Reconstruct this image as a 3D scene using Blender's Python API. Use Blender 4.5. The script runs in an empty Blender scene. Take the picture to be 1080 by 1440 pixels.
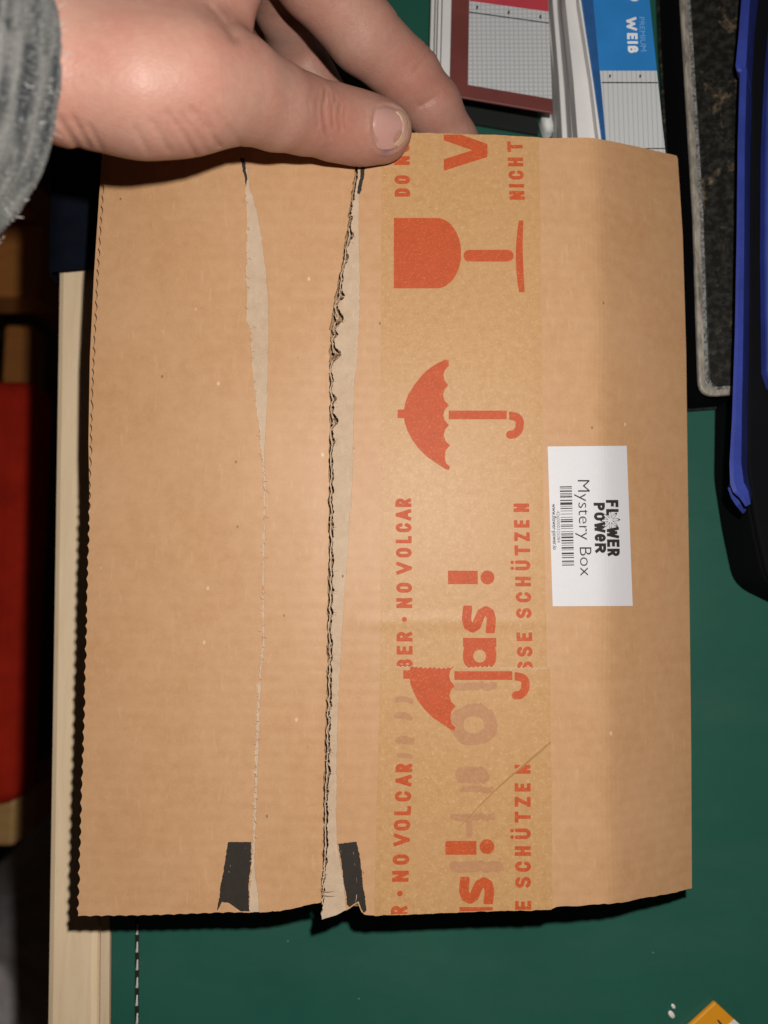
import bpy, math, random
import numpy as np
from mathutils import Vector, Matrix
from mathutils.bvhtree import BVHTree

random.seed(7); rng = np.random.RandomState(11)
scene = bpy.context.scene
COL = scene.collection

# ------------------------------------------------------------------ camera
F_PX = 1020.0                      # focal length in pixels of the 1080x1440 photograph
TILT = math.radians(6.0)
CAM = np.array([0.0, 0.0, 0.262])
cam_data = bpy.data.cameras.new("camera")
cam = bpy.data.objects.new("camera", cam_data); COL.objects.link(cam)
cam.location = CAM; cam.rotation_euler = (TILT, 0, 0)
cam_data.sensor_fit = 'VERTICAL'; cam_data.sensor_height = 36.0
cam_data.sensor_width = 27.0
cam_data.lens = F_PX / 1440 * 36.0
cam_data.clip_start = 0.01; cam_data.clip_end = 20
cam_data.dof.use_dof = True; cam_data.dof.focus_distance = 0.212
cam_data.dof.aperture_fstop = 9.5
scene.camera = cam

# ------------------------------------------------------------------ world and light
world = bpy.data.worlds.new("World"); scene.world = world; world.use_nodes = True
bg = world.node_tree.nodes["Background"]
bg.inputs[0].default_value = (1.0, 0.80, 0.62, 1); bg.inputs[1].default_value = 0.012
flash_data = bpy.data.lights.new("phone_flash", 'POINT')
# the lens over a phone flash spreads its beam towards the corners of the picture
flash_data.use_nodes = True; lt = flash_data.node_tree; le = lt.nodes["Emission"]
lg = lt.nodes.new("ShaderNodeTexCoord"); lx = lt.nodes.new("ShaderNodeSeparateXYZ"); lt.links.new(lg.outputs["Normal"], lx.inputs[0])
la = lt.nodes.new("ShaderNodeMath"); la.operation = 'ABSOLUTE'; lt.links.new(lx.outputs[2], la.inputs[0])
lp = lt.nodes.new("ShaderNodeMath"); lp.operation = 'POWER'; lt.links.new(la.outputs[0], lp.inputs[0]); lp.inputs[1].default_value = -1.6
lm = lt.nodes.new("ShaderNodeMath"); lm.operation = 'MINIMUM'; lt.links.new(lp.outputs[0], lm.inputs[0]); lm.inputs[1].default_value = 1.6
lt.links.new(lm.outputs[0], le.inputs["Strength"])
flash_data.energy = 2.35; flash_data.color = (1.0, 0.965, 0.92); flash_data.shadow_soft_size = 0.0035
flash = bpy.data.objects.new("phone_flash", flash_data); COL.objects.link(flash)
flash.location = (0.021, 0.031, 0.262); flash.rotation_euler = (TILT, 0, 0)
scene.view_settings.view_transform = 'Standard'; scene.view_settings.look = 'None'
scene.view_settings.exposure = 0.0; scene.view_settings.gamma = 1.0
scene.view_settings.use_curve_mapping = False
scene.render.engine = 'CYCLES'
scene.cycles.use_denoising = True
scene.cycles.max_bounces = 6

# ------------------------------------------------------------------ measuring helpers
ct, st = math.cos(TILT), math.sin(TILT)
def ray(px, py):
    dx = (np.asarray(px, float) - 540) / F_PX; dy = -(np.asarray(py, float) - 720) / F_PX
    return np.stack([dx + 0*dy, dy*ct + st + 0*dx, dy*st - ct + 0*dx], -1)
def on_z(px, py, z):
    d = ray(px, py); t = (z - CAM[2]) / d[..., 2]
    return CAM + d * t[..., None]
BETA = math.radians(2.5)
BO = CAM + 0.217*np.array([0, st, -ct])
BU = np.array([1.0, 0, 0]); BV = np.array([0, math.cos(BETA), math.sin(BETA)]); BN = np.array([0, -math.sin(BETA), math.cos(BETA)])
BM = np.stack([BU, BV, BN], 1)
CL = (CAM - BO) @ BM * 1000         # camera in box millimetres
def smooth(a, b, x):
    t = np.clip((x - a)/(b - a), 0, 1); return t*t*(3 - 2*t)
def softplus(x, k): return k*np.logaddexp(0, x/k)
def prof(u, v):
    u = np.asarray(u, float); v = np.asarray(v, float)
    w = -0.06*softplus(u - 46, 2.0) - 0.46*softplus(u - 66, 1.5)
    w = w - 0.0011*np.clip(-u - 30, 0, None)**2
    w = w + 0.22*np.exp(-((v + 32.5)/2.2)**2)*smooth(-14, -4, u)*(1 - smooth(44, 56, u))
    w = w + 0.10*np.sin(u*0.11 + 0.6*np.sin(v*0.05))*np.sin(v*0.045 + 1.0)
    return w
def to_box(px, py, off=0.0):
    d = ray(px, py) @ BM
    u = np.zeros(d.shape[:-1]); v = np.zeros(d.shape[:-1])
    for _ in range(8):
        w = prof(u, v) + off
        t = (w - CL[2]) / d[..., 2]
        u = CL[0] + d[..., 0]*t; v = CL[1] + d[..., 1]*t
    return u, v
def box_flat(px, py, w):
    """photo pixel + height in mm above the box plane -> world millimetres"""
    d = ray(px, py) @ BM; t = (w - CL[2]) / d[..., 2]
    q = CL + d*np.asarray(t)[..., None]
    return (BO*1000 + q @ BM.T)

# ------------------------------------------------------------------ materials
def lin(r, g, b):
    f = lambda c: (c/255/12.92) if c/255 <= 0.04045 else ((c/255 + 0.055)/1.055)**2.4
    return (f(r), f(g), f(b), 1)
class NT:
    def __init__(s, name, rough=0.6, spec=0.4):
        s.m = bpy.data.materials.new(name); s.m.use_nodes = True
        s.t = s.m.node_tree; s.n = s.t.nodes; s.b = s.n["Principled BSDF"]
        s.b.inputs["Roughness"].default_value = rough
        s.b.inputs["Specular IOR Level"].default_value = spec
        s.co = s.n.new("ShaderNodeTexCoord").outputs["Object"]
    def link(s, a, b): s.t.links.new(a, b)
    def mapping(s, scale=(1,1,1), rot=(0,0,0), loc=(0,0,0)):
        m = s.n.new("ShaderNodeMapping"); s.link(s.co, m.inputs[0])
        m.inputs["Scale"].default_value = scale; m.inputs["Rotation"].default_value = rot; m.inputs["Location"].default_value = loc
        return m.outputs[0]
    def noise(s, scale, detail=4, rough=0.6, vec=None, dist=0):
        n = s.n.new("ShaderNodeTexNoise"); s.link(vec or s.co, n.inputs["Vector"])
        n.inputs["Scale"].default_value = scale; n.inputs["Detail"].default_value = detail
        n.inputs["Roughness"].default_value = rough; n.inputs["Distortion"].default_value = dist
        return n.outputs["Fac"]
    def ramp(s, fac, stops, interp='LINEAR'):
        r = s.n.new("ShaderNodeValToRGB"); s.link(fac, r.inputs[0]); cr = r.color_ramp; cr.interpolation = interp
        while len(cr.elements) > 1: cr.elements.remove(cr.elements[-1])
        cr.elements[0].position = stops[0][0]; cr.elements[0].color = stops[0][1]
        for p, c in stops[1:]:
            e = cr.elements.new(p); e.color = c
        return r.outputs[0]
    def mix(s, fac, a, b, mode='MIX'):
        m = s.n.new("ShaderNodeMix"); m.data_type = 'RGBA'; m.blend_type = mode
        for i, v in ((0, fac), (6, a), (7, b)):
            if hasattr(v, "is_linked"): s.link(v, m.inputs[i])
            else: m.inputs[i].default_value = v
        return m.outputs[2]
    def math(s, op, a, b=0.0, c=0.0):
        m = s.n.new("ShaderNodeMath"); m.operation = op
        for i, v in enumerate((a, b, c)):
            if hasattr(v, "is_linked"): s.link(v, m.inputs[i])
            else: m.inputs[i].default_value = v
        return m.outputs[0]
    def sep(s, vec=None):
        x = s.n.new("ShaderNodeSeparateXYZ"); s.link(vec or s.co, x.inputs[0]); return x.outputs
    def color(s, c):
        if hasattr(c, "is_linked"): s.link(c, s.b.inputs["Base Color"])
        else: s.b.inputs["Base Color"].default_value = c
    def rough(s, c): s.link(c, s.b.inputs["Roughness"])
    def bump(s, h, strength=0.3, dist=0.0002):
        b = s.n.new("ShaderNodeBump"); s.link(h, b.inputs["Height"])
        b.inputs["Strength"].default_value = strength; b.inputs["Distance"].default_value = dist
        s.link(b.outputs[0], s.b.inputs["Normal"])
G = lambda v: (v, v, v, 1)

def kraft(name, base, dark, light, spec=0.35, rough=0.62):
    k = NT(name, rough, spec)
    fine = k.noise(2200, 3, 0.7)
    mid = k.noise(260, 5, 0.65)
    fib = k.noise(900, 2, 0.5, k.mapping((1, 0.18, 1), (0, 0, 0.5)))
    big = k.noise(28, 3, 0.5)
    c = k.mix(k.ramp(mid, [(0.3, G(0)), (0.75, G(1))]), dark, base)
    c = k.mix(k.math('MULTIPLY', k.ramp(fine, [(0.45, G(0)), (0.75, G(1))]), 0.35), c, light)
    c = k.mix(k.math('MULTIPLY', k.ramp(fib, [(0.62, G(0)), (0.72, G(1))]), 0.28), c, light)
    c = k.mix(k.math('MULTIPLY', k.ramp(fine, [(0.22, G(1)), (0.33, G(0))]), 0.35), c, dark)
    c = k.mix(k.ramp(big, [(0.35, G(0.0)), (0.7, G(0.28))]), c, light)
    for sc, th, col, am in ((150, .05, (0.16, 0.08, 0.035, 1), .75), (110, .05, (0.72, 0.56, 0.40, 1), .6)):
        sp = k.n.new("ShaderNodeTexVoronoi"); sp.inputs["Scale"].default_value = sc; k.link(k.mapping((1, .7, 1), (0, 0, sc*.01)), sp.inputs["Vector"])
        dt = k.math('MULTIPLY', k.ramp(sp.outputs["Distance"], [(th*.6, G(1)), (th*1.3, G(0))]), k.math('GREATER_THAN', k.sep(sp.outputs["Color"])[0], 0.80))
        c = k.mix(k.math('MULTIPLY', dt, am), c, col)
    k.color(c)
    # shallow washboard of the flutes plus paper tooth
    wv = k.n.new("ShaderNodeTexWave"); wv.wave_type = 'BANDS'; wv.bands_direction = 'Y'
    k.link(k.co, wv.inputs["Vector"]); wv.inputs["Scale"].default_value = 87; wv.inputs["Distortion"].default_value = 0.6
    h = k.math('ADD', k.math('MULTIPLY', wv.outputs["Fac"], 0.55), k.math('ADD', k.math('MULTIPLY', mid, 0.5), k.math('MULTIPLY', fine, 0.35)))
    k.bump(h, 0.35, 0.00012)
    return k.m
M = {}
M['kraft'] = kraft('kraft_board', (0.51, 0.285, 0.140, 1), (0.44, 0.230, 0.103, 1), (0.58, 0.36, 0.205, 1), 0.5, 0.55)
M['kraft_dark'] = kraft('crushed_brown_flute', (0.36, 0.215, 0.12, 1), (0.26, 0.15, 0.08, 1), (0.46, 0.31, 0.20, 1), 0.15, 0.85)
M['kraft_pale'] = kraft('torn_pale_liner', (0.52, 0.385, 0.265, 1), (0.43, 0.30, 0.20, 1), (0.62, 0.50, 0.38, 1), 0.15, 0.85)

def tape_mat():
    k = NT('honey_paper_tape', 0.5, 0.4)
    a = k.noise(420, 5, 0.75); b = k.noise(1150, 4, 0.75); g = k.noise(40, 3, 0.5)
    c = k.mix(k.ramp(a, [(0.32, G(0)), (0.72, G(1))]), (0.42, 0.220, 0.085, 1), (0.51, 0.295, 0.130, 1))
    c = k.mix(k.math('MULTIPLY', k.ramp(b, [(0.54, G(0)), (0.70, G(1))]), 0.55), c, (0.64, 0.44, 0.25, 1))
    c = k.mix(k.ramp(g, [(0.4, G(0)), (0.75, G(0.4))]), c, (0.47, 0.265, 0.125, 1))
    k.color(c)
    k.bump(k.math('ADD', a, k.math('MULTIPLY', b, 0.6)), 0.4, 0.0001)
    return k.m
M['tape'] = tape_mat()
def ink(name, col, light, alpha=None, lo=0.60):
    k = NT(name, 0.6, 0.3)
    b = k.noise(1500, 4, 0.75); a = k.noise(300, 4, 0.6)
    c = k.mix(k.ramp(a, [(0.3, G(0)), (0.75, G(1))]), col, tuple(x*1.18 for x in col[:3]) + (1,))
    c = k.mix(k.math('MULTIPLY', k.ramp(b, [(lo - .02, G(0)), (lo + 0.14, G(1))]), 0.6), c, light)
    k.color(c)
    if alpha:
        av = k.math('MULTIPLY', k.ramp(k.noise(900, 4, 0.7), [(0.25, G(0.45)), (0.65, G(1))]), alpha)
        k.link(av, k.b.inputs["Alpha"])
    return k.m
M['ink'] = ink('orange_red_ink', (0.41, 0.064, 0.017, 1), (0.53, 0.22, 0.08, 1), None, 0.55)
M['ghost'] = ink('ink_showing_through', (0.46, 0.19, 0.14, 1), (0.52, 0.30, 0.14, 1), 0.27)
M['black_print'] = ink('worn_black_print', (0.026, 0.020, 0.016, 1), (0.11, 0.085, 0.065, 1), None, 0.62)
k = NT('label_paper', 0.45, 0.4); k.color(k.mix(k.noise(700, 3), (0.60, 0.585, 0.60, 1), (0.65, 0.635, 0.65, 1))); M['label'] = k.m
k = NT('label_print', 0.5, 0.3); k.color((0.03, 0.026, 0.024, 1)); M['label_ink'] = k.m
k = NT('label_print_grey', 0.5, 0.3); k.color((0.16, 0.15, 0.15, 1)); M['label_grey'] = k.m

def skin_mat():
    k = NT('skin', 0.47, 0.25)
    a = k.noise(70, 4, 0.55); b = k.noise(600, 3, 0.6)
    base = k.mix(k.ramp(a, [(0.33, G(0)), (0.68, G(1))]), (0.335, 0.186, 0.140, 1), (0.315, 0.145, 0.108, 1))
    base = k.mix(k.math('MULTIPLY', k.ramp(b, [(0.4, G(0)), (0.7, G(1))]), 0.18), base, (0.45, 0.26, 0.19, 1))
    for (qx, qy, qz), rad, am, cl_ in (SPOT_A, SPOT_B, SPOT_C, SPOT_D):
        vm = k.n.new("ShaderNodeVectorMath"); vm.operation = 'DISTANCE'; k.link(k.co, vm.inputs[0]); vm.inputs[1].default_value = (qx, qy, qz)
        f = k.math('MULTIPLY', k.ramp(k.math('MULTIPLY', vm.outputs["Value"], 1/rad), [(0, G(1)), (1, G(0))]), k.ramp(k.noise(240, 4, .6), [(0.3, G(.5)), (.7, G(1))]))
        base = k.mix(k.math('MULTIPLY', f, am), base, cl_)
    k.color(base)
    v = k.n.new("ShaderNodeTexVoronoi"); v.feature = 'DISTANCE_TO_EDGE'; v.inputs["Scale"].default_value = 1150
    k.link(k.mapping((0.6, 1.0, 1.0), (0, 0, 0.5)), v.inputs["Vector"])
    h = k.math('ADD', k.math('MULTIPLY', k.math('MINIMUM', v.outputs["Distance"], 0.25), 1.6), k.math('MULTIPLY', k.noise(1500, 3, 0.6), 0.5))
    h = k.math('ADD', h, k.math('MULTIPLY', k.noise(330, 3, 0.5), 0.6))
    k.bump(h, 0.42, 0.00018)
    k.b.inputs["Subsurface Weight"].default_value = 0.25
    k.b.inputs["Subsurface Radius"].default_value = (1.0, 0.35, 0.2)
    k.b.inputs["Subsurface Scale"].default_value = 0.0022
    return k.m
k = NT('finger_nail', 0.24, 0.55); k.color(k.mix(k.noise(200, 3), (0.42, 0.235, 0.195, 1), (0.38, 0.205, 0.175, 1)))
k.b.inputs["Subsurface Weight"].default_value = 0.2; k.b.inputs["Subsurface Scale"].default_value = 0.001; M['nail'] = k.m
k = NT('nail_free_edge', 0.35, 0.45); k.color((0.42, 0.265, 0.175, 1)); M['nail_edge'] = k.m
def knit():
    k = NT('heather_grey_knit', 0.95, 0.08)
    at1 = k.n.new("ShaderNodeAttribute"); at1.attribute_name = "around"; at2 = k.n.new("ShaderNodeAttribute"); at2.attribute_name = "along"
    cb = k.n.new("ShaderNodeCombineXYZ"); k.link(k.math('MULTIPLY', at1.outputs["Fac"], 0.05), cb.inputs[0]); k.link(k.math('MULTIPLY', at2.outputs["Fac"], 0.42), cb.inputs[1])
    cs = k.n.new("ShaderNodeCombineXYZ"); k.link(k.math('MULTIPLY', at1.outputs["Fac"], 1.5), cs.inputs[0]); k.link(k.math('MULTIPLY', at2.outputs["Fac"], 1.1), cs.inputs[1])
    streak = k.noise(1.0, 2, 0.5, cb.outputs[0]); loop = k.noise(1.0, 3, 0.7, cs.outputs[0]); b = k.noise(1900, 3, 0.75)
    c = k.mix(k.ramp(streak, [(0.40, G(0)), (0.58, G(1))]), (0.018, 0.020, 0.022, 1), (0.095, 0.093, 0.087, 1))
    c = k.mix(k.math('MULTIPLY', k.ramp(loop, [(0.50, G(0)), (0.68, G(1))]), 0.55), c, (0.19, 0.185, 0.17, 1))
    c = k.mix(k.math('MULTIPLY', k.ramp(b, [(0.30, G(1)), (0.45, G(0))]), 0.45), c, (0.018, 0.02, 0.022, 1))
    k.color(c); k.bump(k.math('ADD', loop, k.math('MULTIPLY', b, .6)), 0.7, 0.0005)
    k.b.inputs["Sheen Weight"].default_value = 0.10
    return k.m
M['knit'] = knit()
def wood(name, c1, c2, scale=(60, 4, 60), rough=0.5, spec=0.4):
    k = NT(name, rough, spec)
    n = k.noise(6, 5, 0.65, k.mapping(scale), 0.6); f = k.noise(30, 3, 0.6, k.mapping(scale))
    c = k.mix(k.ramp(n, [(0.3, G(0)), (0.7, G(1))]), c1, c2)
    c = k.mix(k.math('MULTIPLY', k.ramp(f, [(0.55, G(0)), (0.7, G(1))]), 0.25), c, tuple(x*0.75 for x in c1[:3]) + (1,))
    k.color(c); k.bump(n, 0.12, 0.0003); return k.m
M['wood'] = wood('pale_beech', (0.67, 0.50, 0.315, 1), (0.74, 0.57, 0.385, 1))
M['wood_strip'] = wood('pale_edge_strip', (0.60, 0.45, 0.29, 1), (0.65, 0.50, 0.34, 1))
M['chair_wood'] = wood('orange_chair_wood', (0.48, 0.17, 0.045, 1), (0.60, 0.25, 0.07, 1), (8, 60, 60), 0.45)
M['chair_pale'] = wood('light_chair_wood', (0.60, 0.34, 0.12, 1), (0.70, 0.42, 0.17, 1), (8, 60, 60), 0.45)
def mat_green():
    k = NT('green_leatherette', 0.42, 0.35)
    a = k.noise(16, 4, 0.6); b = k.noise(1100, 3, 0.6)
    c = k.mix(k.ramp(a, [(0.3, G(0)), (0.7, G(1))]), (0.013, 0.080, 0.056, 1), (0.019, 0.096, 0.066, 1))
    sp = k.n.new("ShaderNodeTexVoronoi"); sp.inputs["Scale"].default_value = 130; k.link(k.co, sp.inputs["Vector"])
    dot = k.ramp(sp.outputs["Distance"], [(0.026, G(1)), (0.045, G(0))])
    rnd = k.sep(sp.outputs["Color"])[0]
    dot = k.math('MULTIPLY', dot, k.math('GREATER_THAN', rnd, 0.72))
    c = k.mix(k.math('MULTIPLY', dot, 0.6), c, (0.22, 0.30, 0.24, 1))
    sm = k.noise(9, 5, 0.7, k.mapping((1, 3, 1), (0, 0, 0.7)))
    c = k.mix(k.math('MULTIPLY', k.ramp(sm, [(0.48, G(0)), (0.75, G(1))]), 0.16), c, (0.10, 0.15, 0.13, 1))
    k.color(c); k.rough(k.ramp(sm, [(0.3, G(0.5)), (0.8, G(0.36))]))
    k.bump(b, 0.2, 0.0001); return k.m
M['green'] = mat_green()
def flat(name, col, rough=0.5, spec=0.4, var=0.12, scale=60):
    k = NT(name, rough, spec); a = k.noise(scale, 4, 0.6)
    k.color(k.mix(k.ramp(a, [(0.3, G(0)), (0.7, G(1))]), tuple(x*(1 - var) for x in col[:3]) + (1,), tuple(min(1, x*(1 + var)) for x in col[:3]) + (1,)))
    return k.m
M['thread'] = flat('white_thread', (0.62, 0.60, 0.55), 0.8)
M['groove'] = flat('dark_groove', (0.006, 0.008, 0.007), 0.8)
M['maroon'] = flat('maroon_cover_board', (0.145, 0.040, 0.035), 0.38, 0.5)
M['red_print'] = flat('red_cover_print', (0.42, 0.045, 0.06), 0.4, 0.5)
M['blue'] = flat('bright_blue_cover', (0.025, 0.185, 0.48), 0.38, 0.45, 0.08)
M['blue_dark'] = flat('dark_blue_spine_stripe', (0.022, 0.085, 0.235), 0.4, 0.45, 0.15, 200)
M['white_print'] = flat('white_cover_print', (0.66, 0.68, 0.70), 0.5)
M['pale_blue_print'] = flat('pale_blue_print', (0.16, 0.36, 0.62), 0.5)
M['mark'] = flat('black_mark', (0.03, 0.03, 0.032), 0.6)
M['eraser'] = flat('worn_white_rubber', (0.62, 0.62, 0.60), 0.8, 0.2, 0.25, 250)
M['orange'] = flat('orange_card', (0.66, 0.27, 0.014), 0.4, 0.45, 0.08)
M['white_card'] = flat('white_card', (0.66, 0.64, 0.58), 0.5)
M['red_fabric'] = flat('red_cushion_fabric', (0.60, 0.03, 0.012), 0.9, 0.15, 0.2, 40)
M['grey_cloth'] = flat('pale_grey_cloth', (0.60, 0.55, 0.55), 0.9, 0.1, 0.2, 50)
M['navy'] = flat('dark_navy_cloth', (0.005, 0.0065, 0.012), 0.95, 0.05, 0.2, 90)  # shade under the wrist, put into the colour of an added sheet
M['floor'] = wood('dark_floor_boards', (0.035, 0.022, 0.014, 1), (0.05, 0.03, 0.02, 1), (30, 3, 30))
M['blue_plastic'] = flat('royal_blue_plastic', (0.030, 0.048, 0.26), 0.42, 0.45, 0.2, 70)
M['black_plastic'] = flat('black_binder_cover', (0.0035, 0.0035, 0.0045), 0.85, 0.08)
def pages(name, base=(0.60, 0.585, 0.57), n=2600):
    k = NT(name, 0.75, 0.2); s = k.noise(1.0, 2, 0.6, k.mapping((8, 8, n)))
    c = k.mix(k.ramp(s, [(0.35, G(0)), (0.6, G(1))]), tuple(x*0.55 for x in base) + (1,), base + (1,))
    k.color(c); return k.m
M['pages'] = pages('paper_block_edges')
M['sheet'] = flat('white_sheet_paper', (0.62, 0.60, 0.585), 0.7, 0.2, 0.06, 30)
def ruled(name, sx, sy, line=(0.30, 0.31, 0.34, 1), wid=0.22):
    k = NT(name, 0.55, 0.35); x, y, z = k.sep(k.mapping((1, 1, 1)))
    f = None
    for o, s in ((x, sx), (y, sy)):
        if not s: continue
        q = k.math('LESS_THAN', k.math('FRACT', k.math('MULTIPLY', o, 1/s)), wid)
        f = q if f is None else k.math('MAXIMUM', f, q)
    k.color(k.mix(k.math('MULTIPLY', f, 0.75), (0.50, 0.505, 0.50, 1), line)); return k.m
M['grid'] = ruled('printed_squared_paper', 0.00165, 0.00165)
M['lined'] = ruled('printed_ruled_paper', 0.0016, 0, (0.36, 0.37, 0.40, 1), 0.25)
def marbled():
    k = NT('marbled_black_cover', 0.42, 0.45)
    a = k.noise(55, 6, 0.7, None, 0.8); b = k.noise(330, 5, 0.7)
    c = k.mix(k.ramp(b, [(0.45, G(0)), (0.8, G(1))]), (0.008, 0.0075, 0.006, 1), (0.05, 0.046, 0.038, 1))
    f = k.math('MULTIPLY', k.ramp(a, [(0.545, G(0)), (0.66, G(1))]), k.ramp(b, [(0.36, G(0)), (0.62, G(1))]))
    c = k.mix(k.math('MULTIPLY', f, 0.9), c, (0.26, 0.19, 0.11, 1)); k.color(c)
    k.bump(b, 0.3, 0.0002); return k.m
M['marbled'] = marbled()
def worn_edge():
    k = NT('worn_pale_edge', 0.55, 0.4); a = k.noise(420, 5, 0.7, k.mapping((1, 0.25, 1)))
    k.color(k.mix(k.ramp(a, [(0.3, G(0)), (0.6, G(1))]), (0.07, 0.06, 0.05, 1), (0.32, 0.28, 0.23, 1))); return k.m
M['worn'] = worn_edge()
k = NT('silver_binding_line', 0.45, 0.5); a = k.noise(800, 4, 0.7)
k.color(k.mix(k.ramp(a, [(0.4, G(0)), (0.62, G(1))]), (0.06, 0.06, 0.058, 1), (0.26, 0.255, 0.24, 1))); M['silver'] = k.m

# ------------------------------------------------------------------ mesh helpers
def link(name, me, mat, parent=None, smooth_=False):
    o = bpy.data.objects.new(name, me); COL.objects.link(o)
    if mat is not None: me.materials.append(mat)
    if smooth_: me.polygons.foreach_set("use_smooth", [True]*len(me.polygons))
    if parent is not None: o.parent = parent
    return o
def mesh(name, V, Fc, mat, parent=None, smooth_=False):
    me = bpy.data.meshes.new(name)
    me.from_pydata([tuple(map(float, v)) for v in V], [], [tuple(int(i) for i in f) for f in Fc]); me.update()
    return link(name, me, mat, parent, smooth_)
def tag(o, label, cat, group=None):
    o["label"] = label; o["category"] = cat
    if group: o["group"] = group
    return o
def empty(name, loc=(0, 0, 0), rotz=0.0):
    o = bpy.data.objects.new(name, None); COL.objects.link(o); o.location = loc; o.rotation_euler = (0, 0, rotz); o.empty_display_size = 0.02
    return o
def bevel(o, w, seg=2):
    m = o.modifiers.new("bevel", 'BEVEL'); m.width = w; m.segments = seg; m.limit_method = 'ANGLE'
    return o
def prism(name, poly, z0, z1, mat, parent=None, bev=0.0, zt=None):
    """poly: xy points (counter-clockwise); zt optional list of top heights"""
    n = len(poly)
    V = [(p[0], p[1], z0) for p in poly] + [(p[0], p[1], (zt[i] if zt else z1)) for i, p in enumerate(poly)]
    Fc = [tuple(range(n))[::-1], tuple(range(n, 2*n))] + [(i, (i+1) % n, n + (i+1) % n, n + i) for i in range(n)]
    o = mesh(name, V, Fc, mat, parent)
    if bev: bevel(o, bev)
    return o
def boxm(name, x0, x1, y0, y1, z0, z1, mat, parent=None, bev=0.0):
    return prism(name, [(x0, y0), (x1, y0), (x1, y1), (x0, y1)], z0, z1, mat, parent, bev)
def zpoly(pts, z):
    return [tuple(on_z(x, y, z)[:2]) for x, y in pts]
def ccw(p):
    a = sum(p[i-1][0]*p[i][1] - p[i][0]*p[i-1][1] for i in range(len(p))); return p if a > 0 else p[::-1]
def vnoise(seed, freq, octaves=3):
    r = np.random.RandomState(seed); tabs = [r.uniform(-1, 1, 4096) for _ in range(octaves)]
    def f(x):
        x = np.asarray(x, float); s = 0*x
        for i, tb in enumerate(tabs):
            q = x*freq*2**i + 1000; k0 = np.floor(q).astype(int); t = q - k0; t = t*t*(3 - 2*t)
            s = s + (tb[k0 % 4096]*(1 - t) + tb[(k0 + 1) % 4096]*t)/2**i
        return s
    return f

# ------------------------------------------------------------------ the setting: floor, desk
o = boxm('floor', -1.6, 1.2, -1.2, 1.4, -0.76, -0.74, M['floor']); o["kind"] = "structure"

desk = empty('desk', (0, 0, -0.74)); desk["kind"] = "structure"; desk["label"] = "pale wooden desk with a green mat on top"
def dz(o):                                   # parts measured in world metres, parented to an Empty
    o.location = -Vector(o.parent.location) if o.parent.rotation_euler.z == 0 else o.location
    return o
Lw = [tuple(on_z(x, y, 0.0)[:2]) for x, y in ((91, -300), (86, 230), (83, 400), (66, 1250), (63, 1440), (58, 1800))]
Rw = [tuple(on_z(x, y, 0.0)[:2]) for x, y in ((138, 1440), (138.5, 1300))]
def line_x(a, b, y): return a[0] + (b[0] - a[0])*(y - a[1])/(b[1] - a[1])
ex = lambda y: line_x(Lw[0], Lw[-1], y)
Y0, Y1 = -0.42, 0.50
gx = lambda y: ex(y) + (Rw[0][0] - ex(Rw[0][1]))
dz(prism('edge_board', ccw([(ex(Y0), Y0), (gx(Y0), Y0), (gx(Y1), Y1), (ex(Y1), Y1)]), -0.028, 0.0, M['wood'], desk, 0.0025))
g2 = lambda y: gx(y) + 0.0004; g3 = lambda y: gx(y) + 0.0036
dz(prism('edge_strip', ccw([(g2(Y0), Y0), (g3(Y0), Y0), (g3(Y1), Y1), (g2(Y1), Y1)]), -0.028, -0.0001, M['wood_strip'], desk, 0.0003))
dz(prism('desk_board', ccw([(g3(Y0) + 0.0002, Y0), (0.62, Y0), (0.62, Y1), (g3(Y1) + 0.0002, Y1)]), -0.028, -0.0015, M['wood'], desk))
for x, y in ((ex(Y0) + .05, Y0 + .05), (.55, Y0 + .05), (ex(Y1) + .05, Y1 - .05), (.55, Y1 - .05)):
    dz(boxm('leg', x - .025, x + .025, y - .025, y + .025, -0.74, -0.0285, M['wood'], desk, 0.003))

mat_o = empty('desk_mat', (0, 0, -0.0015))
tag(mat_o, "dark green leatherette mat with white stitched border covering the desk", "desk mat")
sx = lambda y: gx(y) + (on_z(193, 1310, 0)[0] - on_z(138.5, 1310, 0)[0])
m0 = lambda y: g3(y) + 0.0009
dz(prism('mat_sheet', ccw([(m0(Y0), Y0), (0.62, Y0), (0.62, Y1), (m0(Y1), Y1)]), -0.0014, 0.0006, M['green'], mat_o, 0.0004))
dz(prism('seam_groove', ccw([(sx(Y0) - .0007, Y0), (sx(Y0) + .0007, Y0), (sx(Y1) + .0007, Y1), (sx(Y1) - .0007, Y1)]), 0.0003, 0.00064, M['groove'], mat_o))
V, Fc = [], []
y = -0.30
while y < 0.35:
    n = len(V); l = 0.0034; xx = sx(y); j = random.uniform(-.0001, .0001)
    V += [(xx - .00042 + j, y, .0007), (xx + .00042 + j, y, .0007), (xx + .00028 + j, y + l, .0007), (xx - .0001 + j, y + l, .0007), (xx + j, y + l*.45, .0012)]
    Fc += [(n, n+1, n+4), (n+1, n+2, n+4), (n+2, n+3, n+4), (n+3, n, n+4)]
    y += 0.0057
o = dz(mesh('stitching', V, Fc, M['thread'], mat_o)); o["kind"] = "stuff"

# ------------------------------------------------------------------ the cardboard box
mm = 0.001
box = bpy.data.objects.new('cardboard_box', None); COL.objects.link(box); box.empty_display_size = 0.02
box.matrix_world = Matrix(((BU[0], BV[0], BN[0], BO[0]), (BU[1], BV[1], BN[1], BO[1]), (BU[2], BV[2], BN[2], BO[2]), (0, 0, 0, 1)))
tag(box, "opened brown cardboard mailing box with two torn strips, printed tape and white label", "cardboard box")

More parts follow.
